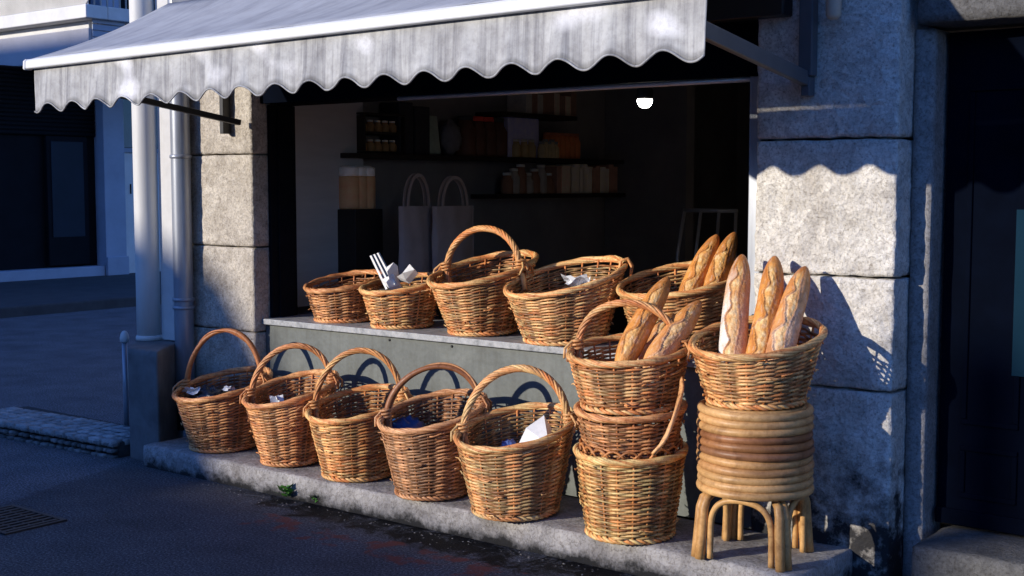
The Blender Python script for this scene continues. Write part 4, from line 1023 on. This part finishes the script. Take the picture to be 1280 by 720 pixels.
mb = MB(); box(mb, -18.7, -15.22, 5.66, 5.67, 3.93, 4.75); mb.build('balcony_screen', M['rail_blue'], FB, smooth=False)
mb = MB()
for i in range(7): box(mb, -15.255, -15.235, 5.75, 6.26, 3.22 + i * .09, 3.295 + i * .09)
mb.build('louvre', M['far_blue'], FB, smooth=False)

# unseen houses added to shade the road; roofline follows the wanted shadow edge
DX = -18 * .52 - .1; DZ = 18 * .292
prof = [(12, 0), (12, DZ - .15), (-4.65 + DX, DZ - .15), (-4.92 + DX, DZ + .15), (-5.2 + DX, DZ + .62), (-5.5 + DX, DZ + 1.0), (-6.2 + DX, DZ + 1.28), (-7.8 + DX, DZ + 1.5), (-8.6 + DX, DZ + 3.2), (-11 + DX, DZ + 5.2), (-60, DZ + 5.2), (-60, 0)]
HB = thing('shade_house_row', 'plain unseen house row behind the camera, added and shaped to shade the street', 'house', (-10, -19, 0))
mb = MB(); n = len(prof)
mb.add([(x + .52 * (y + 18), y, z) for y in (-18, -26) for x, z in prof], [tuple(range(n)), tuple(reversed(range(n, 2 * n)))] + [(i, i + n, (i + 1) % n + n, (i + 1) % n) for i in range(n)]); mb.build('wall', M['brick_shade'], HB, smooth=False)
mb = MB(); vs = [(x + DX + .52 * (y + 18), y, DZ + z) for y in (-18.3, -18.9) for (x, z) in ((-1.66, -.30), (-1.38, -.30), (-1.38, .97), (-1.66, .97))]
mb.add([(v[0], v[1], v[2] + (-18 - v[1]) * .292 * (1 if v[2] > DZ else 0)) for v in vs], [(0, 1, 2, 3), (7, 6, 5, 4), (0, 4, 5, 1), (1, 5, 6, 2), (2, 6, 7, 3), (3, 7, 4, 0)]); mb.build('shade_chimney', M['brick_shade'], HB, smooth=False)  # unseen stack added to shade the doorstep and lower right pillar
for i in range(9):
    x = 8 - i * 3.4; mb = MB(); box(mb, x - .55, x + .55, -17.99, -17.94, 1.1, 2.6); w = mb.build('window', M['far_white'], HB, smooth=False)
    mb = MB(); box(mb, x - .47, x + .47, -17.938, -17.93, 1.18, 2.52); mb.build('pane', M['glass_dark'], w, smooth=False)

# ------------------------------------------------------------------ light, sky, camera
sd = Vector((-.52, -1, .292)).normalized(); el = math.asin(sd.z)
w = bpy.data.worlds.new('World'); S.world = w; w.use_nodes = True
nt = w.node_tree; bg = nt.nodes['Background']
sky = nt.nodes.new('ShaderNodeTexSky'); sky.sky_type = 'NISHITA'; sky.sun_disc = False
sky.sun_elevation = el; sky.sun_rotation = math.atan2(sd.x, sd.y); sky.ozone_density = 6.0; sky.air_density = 1.0; sky.dust_density = .3
tint = nt.nodes.new('ShaderNodeMix'); tint.data_type = 'RGBA'; tint.blend_type = 'MULTIPLY'; tint.inputs[0].default_value = 1; tint.inputs[7].default_value = (1.0, 1.28, 1.9, 1)
nt.links.new(sky.outputs[0], tint.inputs[6]); nt.links.new(tint.outputs[2], bg.inputs[0]); bg.inputs[1].default_value = .15
L = bpy.data.lights.new('sun', 'SUN'); L.energy = 5.0; L.angle = R(.7); L.color = (1, .915, .79)
lo_ = bpy.data.objects.new('sun', L); link(lo_); lo_.rotation_euler = (-sd).to_track_quat('-Z', 'Y').to_euler(); lo_.location = (-6, -20, 8)
cam = bpy.data.cameras.new('camera'); cam.sensor_width = 36; cam.lens = 45; cam.clip_end = 800; cam.clip_start = .05
co = bpy.data.objects.new('camera', cam); link(co); co.location = CAM.tolist()
co.rotation_euler = Vector(FWD.tolist()).to_track_quat('-Z', 'Y').to_euler()
S.camera = co
S.view_settings.view_transform = 'Standard'; S.view_settings.look = 'None'; S.view_settings.exposure = 0; S.view_settings.gamma = 1
S.cycles.max_bounces = 8
